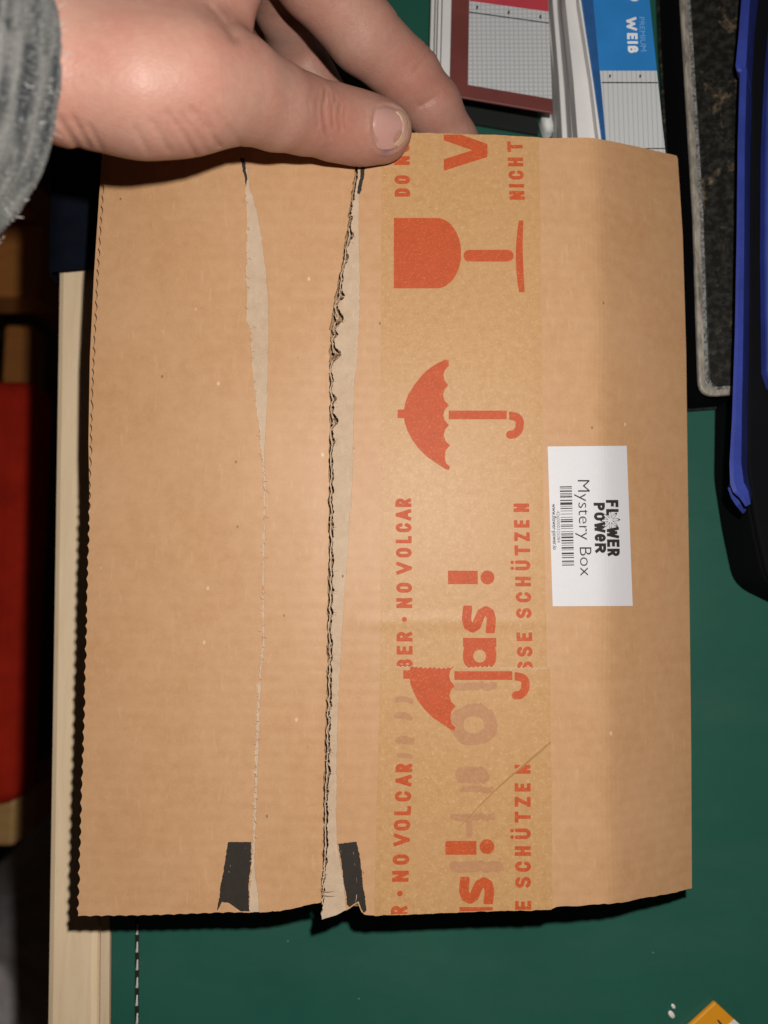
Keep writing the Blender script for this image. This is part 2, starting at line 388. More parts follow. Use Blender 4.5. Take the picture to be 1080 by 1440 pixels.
def curve_v(pts):
    """pixel polyline -> interpolator u(v)"""
    u, v = to_box([p[0] for p in pts], [p[1] for p in pts]); i = np.argsort(v)
    us, vs = u[i], v[i]
    return lambda q: np.interp(q, vs, us)
def curve_u(pts):
    u, v = to_box([p[0] for p in pts], [p[1] for p in pts]); i = np.argsort(u); us, vs = u[i], v[i]
    return lambda q: np.interp(q, us, vs)
PXMM = 1/4.7
top_edge = curve_u([(100, 192), (150, 191), (300, 189), (585, 187), (700, 190), (770, 194), (850, 197), (900, 207), (951, 219), (975, 224)])
n_top = vnoise(3, 0.35)
def vt_all(u): return top_edge(u) + 0.10*n_top(u) - 0.9*smooth(0.6, 0, np.abs(u - right_u_top))
right_edge = curve_v([(951, 150), (953, 222), (960, 330), (965, 500), (969, 800), (972, 1050), (973, 1252), (974, 1320)])
left_edge = curve_v([(152, 150), (144, 275), (137, 380), (129, 560), (122, 820), (116, 1050), (108, 1290), (107, 1340)])
right_u_top = float(to_box(953, 222)[0])
bot_edge_l = curve_u([(90, 1285), (108, 1288), (116, 1289), (150, 1288.5), (200, 1288), (260, 1286), (310, 1284), (340, 1283.5), (356, 1284), (400, 1280), (430, 1273), (448, 1270), (470, 1270)])
bot_edge_r = curve_u([(440, 1293), (453, 1293.5), (462, 1291), (478, 1285), (490, 1278), (500, 1271), (504.5, 1269), (506, 1279), (510, 1285), (518, 1287), (530, 1287.5), (600, 1284.5), (700, 1281), (775.5, 1279.5), (776.5, 1275.5), (850, 1271), (900, 1264), (950, 1255), (974, 1248.5), (990, 1243)])
nb1, nb2 = vnoise(5, 0.9), vnoise(6, 0.5)
def vb_left(u):
    return bot_edge_l(u) + 0.30*np.abs(np.sin(math.pi*u/3.6))*(1 - smooth(-44, -40, u)) + 0.16*nb1(u)*smooth(-44, -38, u)
def vb_right(u): return bot_edge_r(u) + 0.13*nb2(u)
le_n = vnoise(8, 0.1)
def u_left(v):
    base = left_edge(v)
    return base + 0.62*np.abs(np.sin(math.pi*(v + 0.5*le_n(v))/3.45))*(1 + .25*le_n(v*3 + 40)) - 0.15
tearL_pts = [(343, 150), (343, 228), (347, 300), (346, 400), (347, 455), (352, 462), (355, 520), (361, 580), (366, 622), (369, 660), (371, 690), (370, 760), (368, 840), (369, 905), (362, 970), (359, 1050), (357, 1130), (355, 1184), (353.5, 1215), (352, 1250), (351, 1300)]
bandL_pts = [(345, 150), (346, 228), (351, 262), (361, 295), (368, 335), (374, 380), (377.5, 430), (377, 500), (376, 560), (374, 600), (372, 626), (372.5, 660), (374, 690), (372.5, 760), (371, 840), (372, 905), (366, 970), (363.5, 1050), (361, 1130), (358.5, 1184), (358, 1215), (362, 1250), (367, 1300)]
tearR_pts = [(505, 150), (500, 235), (494, 272), (489, 310), (484, 345), (478, 385), (470, 420), (464.5, 460), (462.5, 520), (463, 560), (464, 600), (462.5, 640), (461.5, 700), (462.5, 760), (461, 830), (459.5, 900), (459.5, 960), (457.5, 1020), (457, 1060), (454.5, 1120), (454.5, 1180), (452.5, 1230), (450, 1300)]
gapR_pts = [(506, 150), (502.5, 235), (498, 272), (494, 310), (489.5, 345), (484, 385), (477, 420), (470.5, 460), (467.5, 520), (469.5, 600), (468, 640), (468.5, 700), (469.5, 760), (468, 830), (467, 900), (467, 960), (464.5, 1020), (464, 1060), (461.5, 1120), (461, 1180), (458.5, 1230), (454.5, 1260), (453, 1300)]
bandR_pts = [(508, 150), (507, 235), (505, 272), (504, 310), (505, 345), (506, 400), (505, 450), (503, 500), (498, 540), (497, 600), (495.5, 680), (490, 760), (485, 830), (480.5, 900), (476, 980), (473.5, 1060), (473, 1140), (474, 1187), (479, 1215), (483, 1240), (485, 1262), (489, 1300)]
def ragged(pts, seed, amp, freq=0.9):
    c = curve_v(pts); n = vnoise(seed, freq, 4)
    return lambda v: c(v) + amp*n(v)
tearL = ragged(tearL_pts, 21, 0.26, 0.8); bandL_raw = ragged(bandL_pts, 22, 0.16, 0.7)
bandL = lambda v: np.maximum(bandL_raw(v), tearL(v) + 0.12)
tearR = ragged(tearR_pts, 23, 0.24, 0.7); gapR_raw = ragged(gapR_pts, 24, 0.40, 0.6)
FLUTES = [(483, 416), (481, 448), (477, 470), (476, 497), (473, 533), (472, 560), (472, 592), (471, 622), (488, 331), (487, 360)]
_pk = [(float(to_box(x, y)[1]), a, wd) for (x, y), a, wd in zip(FLUTES, (1.5, 2.5, 1.1, 2.2, .5, .9, 1.4, .4, 1.1, .5), (1.2, 2.6, 1.0, 2.0, 1.6, .8, 1.7, .9, 1.4, .8))]
gapR = lambda v: np.maximum(gapR_raw(v), tearR(v) + 0.10) + sum(a*np.exp(-((v - q)/wd)**2) for q, a, wd in _pk)
bandR_raw = ragged(bandR_pts, 25, 0.13)
bandR = lambda v: np.maximum(bandR_raw(v), gapR(v) + 0.2)

def sspace(n, k=0.75):
    s = np.linspace(0, 1, n); return (1 - k)*s + k*(0.5 - 0.5*np.cos(math.pi*s))
def panel(name, uL, uR, vb, vt, ns, nt, off, thick, mat, parent, k=0.6):
    S, T = np.meshgrid(sspace(ns, k), sspace(nt, 0.15), indexing='ij')
    v = -110 + T*228; u = uL(v) + S*(uR(v) - uL(v))
    for _ in range(4):
        lo, hi = vb(u), vt(u); v = lo + T*(hi - lo); a, b = uL(v), uR(v); u = a + S*(b - a)
    w = prof(u, v) + (off(u, v) if callable(off) else off)
    P = np.stack([u, v, w], -1).reshape(-1, 3)*mm
    idx = np.arange(ns*nt).reshape(ns, nt)
    Fc = np.stack([idx[:-1, :-1], idx[1:, :-1], idx[1:, 1:], idx[:-1, 1:]], -1).reshape(-1, 4).tolist()
    if thick:
        ring = np.concatenate([idx[:, 0], idx[-1, 1:], idx[-2::-1, -1], idx[0, -2:0:-1]])
        base = len(P); P = np.concatenate([P, P[ring] - np.array([0, 0, thick*mm])]); n = len(ring)
        Fc += [(ring[i], base + i, base + (i+1) % n, ring[(i+1) % n]) for i in range(n)]
    o = mesh(name, P, Fc, mat, parent)
    if not thick: o.data.polygons.foreach_set("use_smooth", [True]*len(o.data.polygons))
    return o
lift = lambda u, v: 0.35*np.exp(-((u - tearR(v))/5.0)**2)
panel('left_panel', u_left, tearL, vb_left, vt_all, 70, 700, 0.0, 1.5, M['kraft'], box)
panel('tear_strip', bandL, tearR, vb_left, vt_all, 60, 700, lambda u, v: -0.02 - 0.25*np.exp(-((u - tearR(v))/4.0)**2), 1.5, M['kraft'], box)
panel('torn_liner', lambda v: tearL(v) - 1.0, lambda v: bandL(v) + 1.2, vb_left, vt_all, 10, 400, -0.30, 0.8, M['kraft_pale'], box, 0)
panel('torn_liner', gapR, lambda v: bandR(v) + 1.5, vb_right, vt_all, 14, 700, -0.28, 1.4, M['kraft_pale'], box, 0.3)
panel('right_panel', bandR, right_edge, vb_right, vt_all, 90, 600, lambda u, v: 0.0*u, 1.5, M['kraft'], box)
# ragged ribbon of liner standing in the open tear
nA, nB = vnoise(31, 0.45, 4), vnoise(32, 0.7, 3)
mid = lambda v: 0.52*tearR(v) + 0.48*gapR(v) + 0.25*nA(v)
panel('torn_edge', lambda v: mid(v) - 0.10 - 0.13*np.abs(nB(v)), lambda v: mid(v) + 0.10 + 0.13*np.abs(nB(v + 50)), lambda u: vb_right(u) + 4, lambda u: vt_all(u) - 30, 3, 500, -0.75, 0.7, M['kraft_pale'], box, 0)
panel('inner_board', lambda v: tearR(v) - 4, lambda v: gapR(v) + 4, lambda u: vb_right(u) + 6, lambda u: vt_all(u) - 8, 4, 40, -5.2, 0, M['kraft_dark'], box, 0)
# curled fibres along the tears
V, Fc = [], []
def fibre(u, v, w, L, wid, ang, curl):
    n0 = len(V); m = 6
    for i in range(m):
        t = i/(m - 1); a = ang + curl*t
        uu = u + L*t*math.cos(a); vv = v + L*t*math.sin(a); ww = w + 0.5*math.sin(t*math.pi)*L*0.35
        nx, ny = -math.sin(a)*wid*(1 - 0.6*t)/2, math.cos(a)*wid*(1 - 0.6*t)/2
        V.append(((uu - nx)*mm, (vv - ny)*mm, ww*mm)); V.append(((uu + nx)*mm, (vv + ny)*mm, (ww + 0.12)*mm))
    for i in range(m - 1): Fc.append((n0 + 2*i, n0 + 2*i + 1, n0 + 2*i + 3, n0 + 2*i + 2))
for i in range(260):
    v = random.uniform(-112, 98); u = float(gapR(v)) + random.uniform(-0.5, 0.25)
    fibre(u, v, float(prof(u, v)) - 0.3 + random.uniform(-.3, .15), random.uniform(.4, 1.5), random.uniform(.10, .3), random.uniform(0, 6.28), random.uniform(-2, 2))
for i in range(150):
    v = random.uniform(-114, 104); u = float(tearL(v)) + random.uniform(-.1, .5)
    fibre(u, v, float(prof(u, v)) + random.uniform(-.12, .25), random.uniform(.3, 1.5), random.uniform(.10, .34), random.uniform(0, 6.28), random.uniform(-2, 2))
for (px, py, L) in ((452, 1258, 4.0), (450, 1250, 2.6), (456, 1254, 3.0)):
    u, v = to_box(px, py); fibre(float(u), float(v), float(prof(u, v)) + .1, L, .3, random.uniform(-.5, .3), random.uniform(-.8, .8))
for px, py, L, an in ((497, 1198, 1.0, -1.4), (498.5, 1214, 2.0, -1.25), (501, 1234, 2.4, -1.45), (501.5, 1258, 2.2, -1.55), (479, 1196, .8, -.9), (486, 1224, .6, .4), (324, 1216, 1.4, -1.7), (322, 1225, .8, -1.5), (494, 1199, .5, .3), (345, 1192, .8, -1.0)):
    u, v = to_box(px, py); fibre(float(u), float(v), float(prof(u, v)) + .07, L, random.uniform(.10, .2), an, random.uniform(-.5, .5))
o = mesh('torn_fibres', V, Fc, M['kraft_pale'], box); o["kind"] = "stuff"
# crushed flutes showing beside the upper part of the right tear
for i, ((px, py), (_, amp, wd)) in enumerate(zip(FLUTES, _pk)):
    u, v = to_box(px, py); v = float(v); u = float(gapR(v)) - amp*.62; w0 = float(prof(u, v)); rr_ = random.Random(100 + i)
    for q in range(2):
        V, Fc = [], []; m = 12; a0 = rr_.uniform(-1.2, 1.0) + 3.1*q; r = amp*rr_.uniform(.38, .55); cu, cv_ = u + rr_.uniform(-.3, .3), v + (q - .5)*wd*rr_.uniform(.7, 1.1)
        for j in range(m):
            a = a0 + rr_.uniform(2.9, 3.1)*j/(m - 1); rad = r*(1 + .18*math.sin(3*a + i))
            for rd, zz in ((rad, -.15 + .25*math.sin(j*.7 + i)), (rad*.72, -.35), (rad*.5, -1.6)):
                V.append(((cu + rd*math.cos(a))*mm, (cv_ + rd*1.15*math.sin(a))*mm, (w0 + zz)*mm))
        for j in range(m - 1):
            for c in range(2): Fc.append((3*j + c, 3*j + 3 + c, 3*j + 4 + c, 3*j + 1 + c))
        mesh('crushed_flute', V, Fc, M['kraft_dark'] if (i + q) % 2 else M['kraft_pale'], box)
# lower shell: second board peeking out at the left, underside and walls
depth = lambda v: 6.0 + 12.0*smooth(105, 60, v)
u_low = curve_v([(144, 150), (135.5, 275), (128.5, 380), (122.5, 500), (120.5, 620), (124, 820), (120, 1050), (113, 1290), (112, 1340)])
panel('lower_board', u_low, lambda v: tearL(v) - 6, lambda u: vb_left(u) + 1.5, lambda u: vt_all(u) - 1.0, 12, 160, -2.1, 0.9, M['kraft'], box, 0.2)
def shell():
    ns, nt = 40, 60
    S, T = np.meshgrid(np.linspace(0, 1, ns), np.linspace(0, 1, nt), indexing='ij')
    v = -112 + T*226; u = 0*v
    for _ in range(4):
        a, b = left_edge(v) + 2.2, right_edge(v) - 1.2; u = a + S*(b - a)
        lo = np.where(u < to_box(455, 1270)[0], bot_edge_l(u), bot_edge_r(np.maximum(u, to_box(515, 1287)[0]))) + 2.0; hi = top_edge(u) - 1.2; v = lo + T*(hi - lo)
    top = prof(u, v); edge = smooth(0, .12, np.minimum(S, 1 - S))
    d = 3.0 + (depth(v) - 3.0)*np.where(S < .5, 1, np.clip((1 - S)/.22, 0, 1)**.7)
    P = np.concatenate([np.stack([u, v, top - d], -1).reshape(-1, 3)]) * mm
    idx = np.arange(ns*nt).reshape(ns, nt)
    Fc = np.stack([idx[:-1, :-1], idx[:-1, 1:], idx[1:, 1:], idx[1:, :-1]], -1).reshape(-1, 4).tolist()
    ring = np.concatenate([idx[:, 0], idx[-1, 1:], idx[-2::-1, -1], idx[0, -2:0:-1]])
    base = len(P); R = P[ring].copy(); R[:, 2] = (prof(u.reshape(-1)[ring], v.reshape(-1)[ring]) - 0.9)*mm
    P = np.concatenate([P, R]); n = len(ring)
    Fc += [(ring[i], ring[(i+1) % n], base + (i+1) % n, base + i) for i in range(n)]
    mesh('lower_shell', P, Fc, M['kraft'], box)
shell()

# ------------------------------------------------------------------ flat print: outlines filled as thin meshes that follow the board
def fill(sdf, x0, x1, y0, y1, step, run=10):
    xs = np.arange(x0, x1 + step, step); ys = np.arange(y0, y1 + step, step)
    X, Y = np.meshgrid(xs, ys, indexing='ij'); D = sdf(X, Y)
    ins = D < 0
    V, Fc, vid = [], [], {}
    def vert(x, y):
        key = (round(x, 3), round(y, 3))
        if key not in vid: vid[key] = len(V); V.append(key)
        return vid[key]
    full = ins[:-1, :-1] & ins[1:, :-1] & ins[1:, 1:] & ins[:-1, 1:]
    anyc = ins[:-1, :-1] | ins[1:, :-1] | ins[1:, 1:] | ins[:-1, 1:]
    for i in range(full.shape[0]):
        row = full[i]; j = 0; n = len(row)
        while j < n:
            if row[j]:
                k2 = j
                while k2 < n and row[k2] and k2 - j < run: k2 += 1
                Fc.append((vert(xs[i], ys[j]), vert(xs[i+1], ys[j]), vert(xs[i+1], ys[k2]), vert(xs[i], ys[k2]))); j = k2
            else: j += 1
    for i, j in zip(*np.where(anyc & ~full)):
        c = [(i, j), (i+1, j), (i+1, j+1), (i, j+1)]; poly = []
        for q in range(4):
            a, b = c[q], c[(q+1) % 4]; da, db = D[a], D[b]
            if da < 0: poly.append((xs[a[0]], ys[a[1]]))
            if (da < 0) != (db < 0):
                t = da/(da - db); poly.append((xs[a[0]] + t*(xs[b[0]] - xs[a[0]]), ys[a[1]] + t*(ys[b[1]] - ys[a[1]])))
        ids = []
        for p in poly:
            q = vert(*p)
            if q not in ids: ids.append(q)
        if len(ids) >= 3: Fc.append(tuple(ids))
    return np.array(V), Fc
def printed(name, sdf, bounds, off, mat, parent, step=0.7):
    P, Fc = fill(sdf, *bounds, step)
    u, v = to_box(P[:, 0], P[:, 1], off)
    W = np.stack([u, v, prof(u, v) + off], -1)*mm
    return mesh(name, W, [f[::-1] for f in Fc], mat, parent)
def seg(X, Y, a, b, t, ext=None):
    ax, ay = a; bx, by = b; L = math.hypot(bx - ax, by - ay) + 1e-9; dx, dy = (bx - ax)/L, (by - ay)/L
    p = (X - ax)*dx + (Y - ay)*dy; q = -(X - ax)*dy + (Y - ay)*dx
    if ext is None:
        p2 = p - np.clip(p, 0, L); return np.hypot(p2, q) - t/2
    return np.maximum(np.maximum(-p - ext, p - L - ext), np.abs(q) - t/2)
def arc(cx, cy, rx, ry, a0, a1, n=10):
    return [(cx + rx*math.cos(math.radians(a0 + (a1 - a0)*i/n)), cy + ry*math.sin(math.radians(a0 + (a1 - a0)*i/n))) for i in range(n + 1)]
def polysdf(pts):
    pts = [tuple(map(float, p)) for p in pts]
    def f(X, Y):
        d = np.full(X.shape, 1e9); inside = np.zeros(X.shape, bool)
        for i in range(len(pts)):
            (ax, ay), (bx, by) = pts[i-1], pts[i]
            d = np.minimum(d, seg(X, Y, (ax, ay), (bx, by), 0))
            cnd = ((ay > Y) != (by > Y)) & (X < (bx - ax)*(Y - ay)/((by - ay) if by != ay else 1e-9) + ax)
            inside ^= cnd
        return np.where(inside, -d, d)
    return f
GLY = {
 'D': [[(0, 0), (0, 1)], [(0, 1), (.35, 1)] + arc(.35, .62, .65, .38, 90, 0) + arc(.35, .38, .65, .38, 0, -90) + [(0, 0)]],
 'O': [arc(.5, .66, .5, .34, 0, 180) + arc(.5, .34, .5, .34, 180, 360) + [(1, .66)]],
 'N': [[(0, 0), (0, 1)], [(1, 0), (1, 1)], [(0.02, .97), (.98, .03)]],
 'I': [[(.5, 0), (.5, 1)]],
 'C': [arc(.5, .66, .5, .34, 12, 180) + arc(.5, .34, .5, .34, 180, 348)],
 'H': [[(0, 0), (0, 1)], [(1, 0), (1, 1)], [(0, .52), (1, .52)]],
 'T': [[(.5, 0), (.5, 1)], [(-.08, 1), (1.08, 1)]],
 'R': [[(0, 0), (0, 1)], [(0, 1), (.5, 1)] + arc(.5, .75, .5, .25, 90, -90) + [(0, .5)], [(.5, .5), (1, 0)]],
 'B': [[(0, 0), (0, 1)], [(0, 1), (.5, 1)] + arc(.5, .77, .45, .23, 90, -90) + [(0, .54)], [(.5, .54)] + arc(.5, .27, .5, .27, 90, -90) + [(0, 0)]],
 'V': [[(0, 1), (.5, .0)], [(1, 1), (.5, .0)]],
 'L': [[(0, 0), (0, 1)], [(0, 0), (.95, 0)]],
 'A': [[(-.05, 0), (.5, 1)], [(1.05, 0), (.5, 1)], [(.2, .28), (.8, .28)]],
 'E': [[(0, 0), (0, 1)], [(0, 0), (.95, 0)], [(0, 1), (.95, 1)], [(0, .52), (.85, .52)]],
 'S': [arc(.5, .76, .48, .24, 22, 180) + arc(.5, .74, .48, .21, 180, 250) + arc(.5, .26, .5, .25, 70, 0) + arc(.5, .25, .5, .25, 0, -160)],
 'ß': [[(0, 0), (0, .72)] + arc(.42, .72, .42, .28, 180, 0) + [(.8, .62), (.5, .55)], [(.5, .55)] + arc(.5, .28, .5, .28, 80, -110)],
 'Z': [[(0, 1), (1, 1)], [(0, 0), (1, 0)], [(.95, .97), (.05, .03)]],
 'W': [[(0, 1), (.25, 0)], [(.25, 0), (.5, .8)], [(.5, .8), (.75, 0)], [(.75, 0), (1, 1)]],
 'P': [[(0, 0), (0, 1)], [(0, 1), (.5, 1)] + arc(.5, .74, .5, .26, 90, -90) + [(0, .48)]],
 'F': [[(0, 0), (0, 1)], [(0, 1), (.95, 1)], [(0, .52), (.8, .52)]],
 'e': [[(.05, .5), (.95, .5)] + arc(.5, .55, .48, .45, 0, 180) + arc(.5, .45, .48, .45, 180, 310)],
}
GLY['U'] = [[(0, 1), (0, .34)] + arc(.5, .34, .5, .34, 180, 360) + [(1, 1)]]
def glyph(ch, gx_, gy_, w, cap, t):
    """signed distance of a letter; gx_, gy_ in pixels along reading direction and up from the baseline"""
    d = np.full(gx_.shape, 1e9)
    f = lambda p: (t/2 + p[0]*(w - t), t/2 + p[1]*(cap - t))
    if ch == '.': return np.hypot(gx_ - w/2, gy_ - cap*.5) - w/2
    dots = ch == 'Ü'
    for st_ in GLY['U' if dots else ch]:
        pts = [f(p) for p in st_]
        for a, b in zip(pts[:-1], pts[1:]):
            if math.hypot(a[0] - b[0], a[1] - b[1]) < 1e-6: continue
            if len(pts) == 2:
                ax_al = abs(a[0] - b[0]) < .01 or abs(a[1] - b[1]) < .01
                q = seg(gx_, gy_, a, b, t, t/2 if ax_al else t*.42)
            else: q = seg(gx_, gy_, a, b, t)
            d = np.minimum(d, q)
    if not dots: d = np.maximum(d, np.maximum(-gy_ - 0*gy_, gy_ - cap))
    else:
        d = np.maximum(d, np.maximum(-gy_, gy_ - cap))
        for c in (.2, .8): d = np.minimum(d, np.hypot(gx_ - w*c, gy_ - cap - t*.75) - t*.52)
    return d
def text_up(letters, cap, t, base):
    """letters: (char, y_bottom, y_top) reading up the photo; base: ((x, y), (x, y)) baseline"""
    (xa, ya), (xb, yb) = base
    def f(X, Y):
        d = np.full(X.shape, 1e9); bx = xa + (xb - xa)*(Y - ya)/(yb - ya)
        for ch, y0, y1 in letters:
            d = np.minimum(d, glyph(ch, y0 - Y, bx - X, y0 - y1, cap, t))
        return d
    ys = [l[1] for l in letters] + [l[2] for l in letters]; xs = [xa, xb]
    return f, (min(xs) - cap - 9, max(xs) + 3, min(ys) - 3, max(ys) + 3)
# zig-zag cut of the second tape
saw_n = vnoise(41, 0.05)
def saw_y(x): return 936.5 + (x - 560)*0.012 + 2.4*np.abs(((np.asarray(x, float)/6.4) % 1)*2 - 1) + 1.2*saw_n(x)
T1L = curve_v([(538, 150), (537, 190), (535.5, 500), (535, 960)]); T1R = curve_v([(757, 150), (758, 190), (761, 400), (764, 700), (770, 960)])
T2L = curve_v([(535, 900), (535, 940), (531, 1100), (526, 1300)]); T2R = curve_v([(773, 900), (773.5, 940), (775.5, 1100), (777, 1300)])
def saw_v(u):
    xs = np.linspace(500, 800, 1500); uu, vv = to_box(xs, saw_y(xs)); return np.interp(u, uu, vv)
low_v = curve_u([(500, 960), (800, 962)])
tape1 = panel('tape', T1L, T1R, low_v, lambda u: vt_all(u) - 0.02, 60, 200, 0.07, 0, M['tape'], box, 0)
tape2 = panel('tape', T2L, T2R, lambda u: vb_right(u) + 0.02, saw_v, 300, 90, lambda u, v: 0.16 + 0*u, 0.06, M['tape'], box, 0)
tape1["label"] = "upper strip of honey coloured printed tape"; tape2["label"] = "lower overlapping strip of printed tape with zigzag end"
panel('zigzag_edge', lambda v: T2L(v) + 1.0, lambda v: T2R(v) - 1.0, lambda u: saw_v(u) - 0.16, lambda u: saw_v(u) + 0.10*np.abs(nA(u*2)), 300, 3, 0.19, 0, M['kraft_pale'], tape2, 0)
O1, O2 = 0.11, 0.235
edge_y = 187.6
def clip_top(f): return lambda X, Y: np.maximum(f(X, Y), (edge_y + (X - 585)*0.02) + .6 - Y)
def clip_saw(f): return lambda X, Y: np.maximum(f(X, Y), Y - saw_y(X) + 0.5)
def clip_saw2(f): return lambda X, Y: np.maximum(f(X, Y), saw_y(X) + 0.4 - Y)
bot_px = lambda X: np.interp(X, [540, 600, 700, 775], [1286.5, 1283.5, 1280, 1278.5])
def clip_bot(f): return lambda X, Y: np.maximum(f(X, Y), Y - bot_px(X))

f, b = text_up([('D', 276.5, 264.5), ('O', 259, 246.5), ('N', 232, 219.5), ('O', 214, 202)], 22, 5.2, ((577, 276), (576, 200)))
printed('lettering_do_not', clip_top(f), b, O1, M['ink'], tape1)
f, b = text_up([('N', 281, 268.5), ('I', 264, 258.5), ('C', 252.5, 239.5), ('H', 234, 221.5), ('T', 213, 199.5)], 21.5, 5.0, ((738, 281), (734.5, 198)))
printed('lettering_nicht', clip_top(f), b, O1, M['ink'], tape1)
fv = lambda X, Y: np.maximum(np.minimum(seg(X, Y, (684, 213), (618, 234), 15.5, 8), seg(X, Y, (684, 210), (618, 187), 15.5, 8)), np.maximum(624 - X, X - 685.5))
printed('letter_v', clip_top(fv), (620, 690, 184, 246), O1, M['ink'], tape1)
up1 = [('R', 713, 701), ('A', 731.5, 716.5), ('C', 748.5, 735.5), ('L', 764, 753.5), ('O', 784, 770.5), ('V', 808, 790), ('O', 833.5, 819.5), ('N', 855, 841), ('.', 874.5, 867.5), ('R', 902, 888.5), ('E', 920.5, 908), ('B', 940, 927)]
f, b = text_up(up1, 22.5, 5.2, ((578.5, 701), (580.5, 940)))
printed('lettering_no_volcar', clip_saw(f), b, O1, M['ink'], tape1)
up2 = [('N', 720, 708), ('E', 742, 731), ('Z', 761, 748.5), ('T', 780.5, 767.5), ('Ü', 802, 788), ('H', 824.5, 811), ('C', 847, 832.5), ('S', 869.5, 855), ('E', 901.5, 889), ('S', 923.5, 909), ('S', 944, 930)]
f, b = text_up(up2, 22, 5.0, ((744, 708), (749.5, 942)))
printed('lettering_schuetzen', clip_saw(f), b, O1, M['ink'], tape1)
def glass(X, Y):
    cx, cy = 614, 356
    body = np.where(X < cx, np.maximum(553.8 - X, np.abs(Y - cy) - 49.5), (np.sqrt(((X - cx)/34.5)**2 + ((Y - cy)/49.5)**2) - 1)*34)
    stem = seg(X, Y, (660, 359.5), (714, 359.5), 16.5)
    base = np.maximum(np.maximum(np.abs(Y - 360.5) - 50.5, (725.3 + 4.5*((Y - 360)/50)**2) - X), X - (735 + 3*(np.abs(Y - 345)/66)**1.5))
    return np.minimum(np.minimum(body, stem), base)
printed('wine_glass_symbol', glass, (550, 742, 302, 416), O1, M['ink'], tape1)
def umbrella(dx, dy, sc=1.0):
    def f(X, Y):
        x = X - dx; y = (Y - dy)/sc
        dome = polysdf([(631, 506.5), (626, 505.5), (613, 512), (601, 520), (591, 530), (582, 542), (574, 555), (569.5, 568), (567.5, 581), (569, 594), (573.5, 607), (580, 619), (589, 631), (600, 642), (613, 651), (626, 659.5), (631, 661), (633, 656.5), (627, 651), (625.5, 643), (627, 633), (633, 626.5), (626.5, 620), (624, 612), (626, 604), (631.5, 598), (625.5, 591), (623.5, 584), (625.5, 576), (631.5, 570), (625, 563), (623, 555), (625, 548), (630.5, 541.5), (625, 535), (623.5, 527), (626, 520), (631, 515)])(x, y)
        tab = seg(x, y, (561, 582), (572, 582), 12, 2)
        shaft = seg(x, y, (633, 583.5), (710.5, 583.5), 12.3, 2)
        hk = [(717.5, 584.5), (722, 585.5)] + [(722 + 9*math.sin(a), 594.5 - 9*math.cos(a)) for a in np.linspace(.2, 1.8, 8)] + [(730.6, 601.5), (728, 607), (723, 610.8), (717.5, 611.3)]
        hook = np.full(x.shape, 1e9)
        for a, b2 in zip(hk[:-1], hk[1:]): hook = np.minimum(hook, seg(x, y, a, b2, 11.6))
        hook = np.maximum(hook, 715.8 - x + np.where(y > 600, -9, 0))
        return np.minimum(np.minimum(dome, tab), np.minimum(shaft, hook))
    return f
printed('umbrella_symbol', umbrella(0, 0), (555, 745, 500, 668), O1, M['ink'], tape1)
def bang(x0, x1, y0, y1, cx, cy, r):
    return lambda X, Y: np.minimum(np.maximum(np.maximum(x0 - X, X - x1), np.maximum(y0 - Y, Y - y1)), np.hypot(X - cx, Y - cy) - r)
printed('exclamation_mark', bang(630, 672, 802.5, 821.5, 685.5, 812, 9.8), (626, 700, 798, 826), O1, M['ink'], tape1)
def big_s(y0, y1, base, cap):
    pts = [(0.80, .90), (.80, .70), (.60, .82), (.35, .84), (.20, .70), (.30, .54), (.55, .47), (.76, .36), (.74, .20), (.50, .13), (.22, .20), (.10, .30)]
    W = y0 - y1
    ctrl = [(.90, .84), (.70, .86), (.48, .87), (.27, .82), (.19, .69), (.28, .58), (.50, .51), (.72, .43), (.81, .30), (.72, .18), (.50, .14), (.28, .15), (.08, .17)]
    def f(X, Y):
        gx_ = (y0 - Y); gy_ = base - X; d = np.full(X.shape, 1e9)
        for a, b2 in zip(ctrl[:-1], ctrl[1:]):
            d = np.minimum(d, seg(gx_, gy_, (a[0]*W, a[1]*cap), (b2[0]*W, b2[1]*cap), cap*.275))
        return np.maximum(d, np.maximum(-gx_, gx_ - W))
    return f
printed('letter_s', big_s(890.5, 851.5, 697.5, 47.5), (645, 702, 848, 894), O1, M['ink'], tape1)
def big_a(y_top, y_bot, x0, x1):
    cx = (x0 + x1)/2; cy = y_top + (y_bot - y_top)*.56; hx = (x1 - x0)/2; hy = (y_bot - y_top)*.46
    def f(X, Y):
        body = ((np.abs((X - cx)/hx)**2.6 + np.abs((Y - cy)/hy)**2.6)**(1/2.6) - 1)*hy
        stem = np.maximum(np.maximum(x0 - X, X - x1), np.maximum(y_top - Y, Y - y_top - 13))
        return np.maximum(np.minimum(body, stem), 9.0 - np.hypot(X - cx, Y - cy - 1))
    return f
printed('letter_a', clip_saw(big_a(897, 941, 651, 698)), (646, 702, 894, 944), O1, M['ink'], tape1)
# second tape
printed('umbrella_symbol', clip_saw2(umbrella(8, 366.5)), (562, 755, 930, 1036), O2, M['ink'], tape2)
lo1 = [('R', 1086, 1074), ('A', 1105.5, 1090), ('C', 1127, 1112.5), ('L', 1146.5, 1133), ('O', 1168, 1152.5), ('V', 1190, 1172), ('O', 1216, 1201.5), ('N', 1240, 1224.5), ('.', 1260.5, 1252.5), ('R', 1288, 1274)]
f, b = text_up(lo1, 23.5, 5.4, ((580, 1074), (573, 1288)))
printed('lettering_no_volcar', clip_bot(f), b, O2, M['ink'], tape2)
lo2 = [('N', 1088, 1075.5), ('E', 1113, 1101), ('Z', 1134.5, 1120.5), ('T', 1156, 1142), ('Ü', 1180, 1165), ('H', 1203.5, 1190), ('C', 1226, 1211), ('S', 1248.5, 1233), ('E', 1280, 1266.5)]
f, b = text_up(lo2, 22.5, 5.2, ((746, 1074), (747, 1288)))
printed('lettering_schuetzen', clip_bot(f), b, O2, M['ink'], tape2)
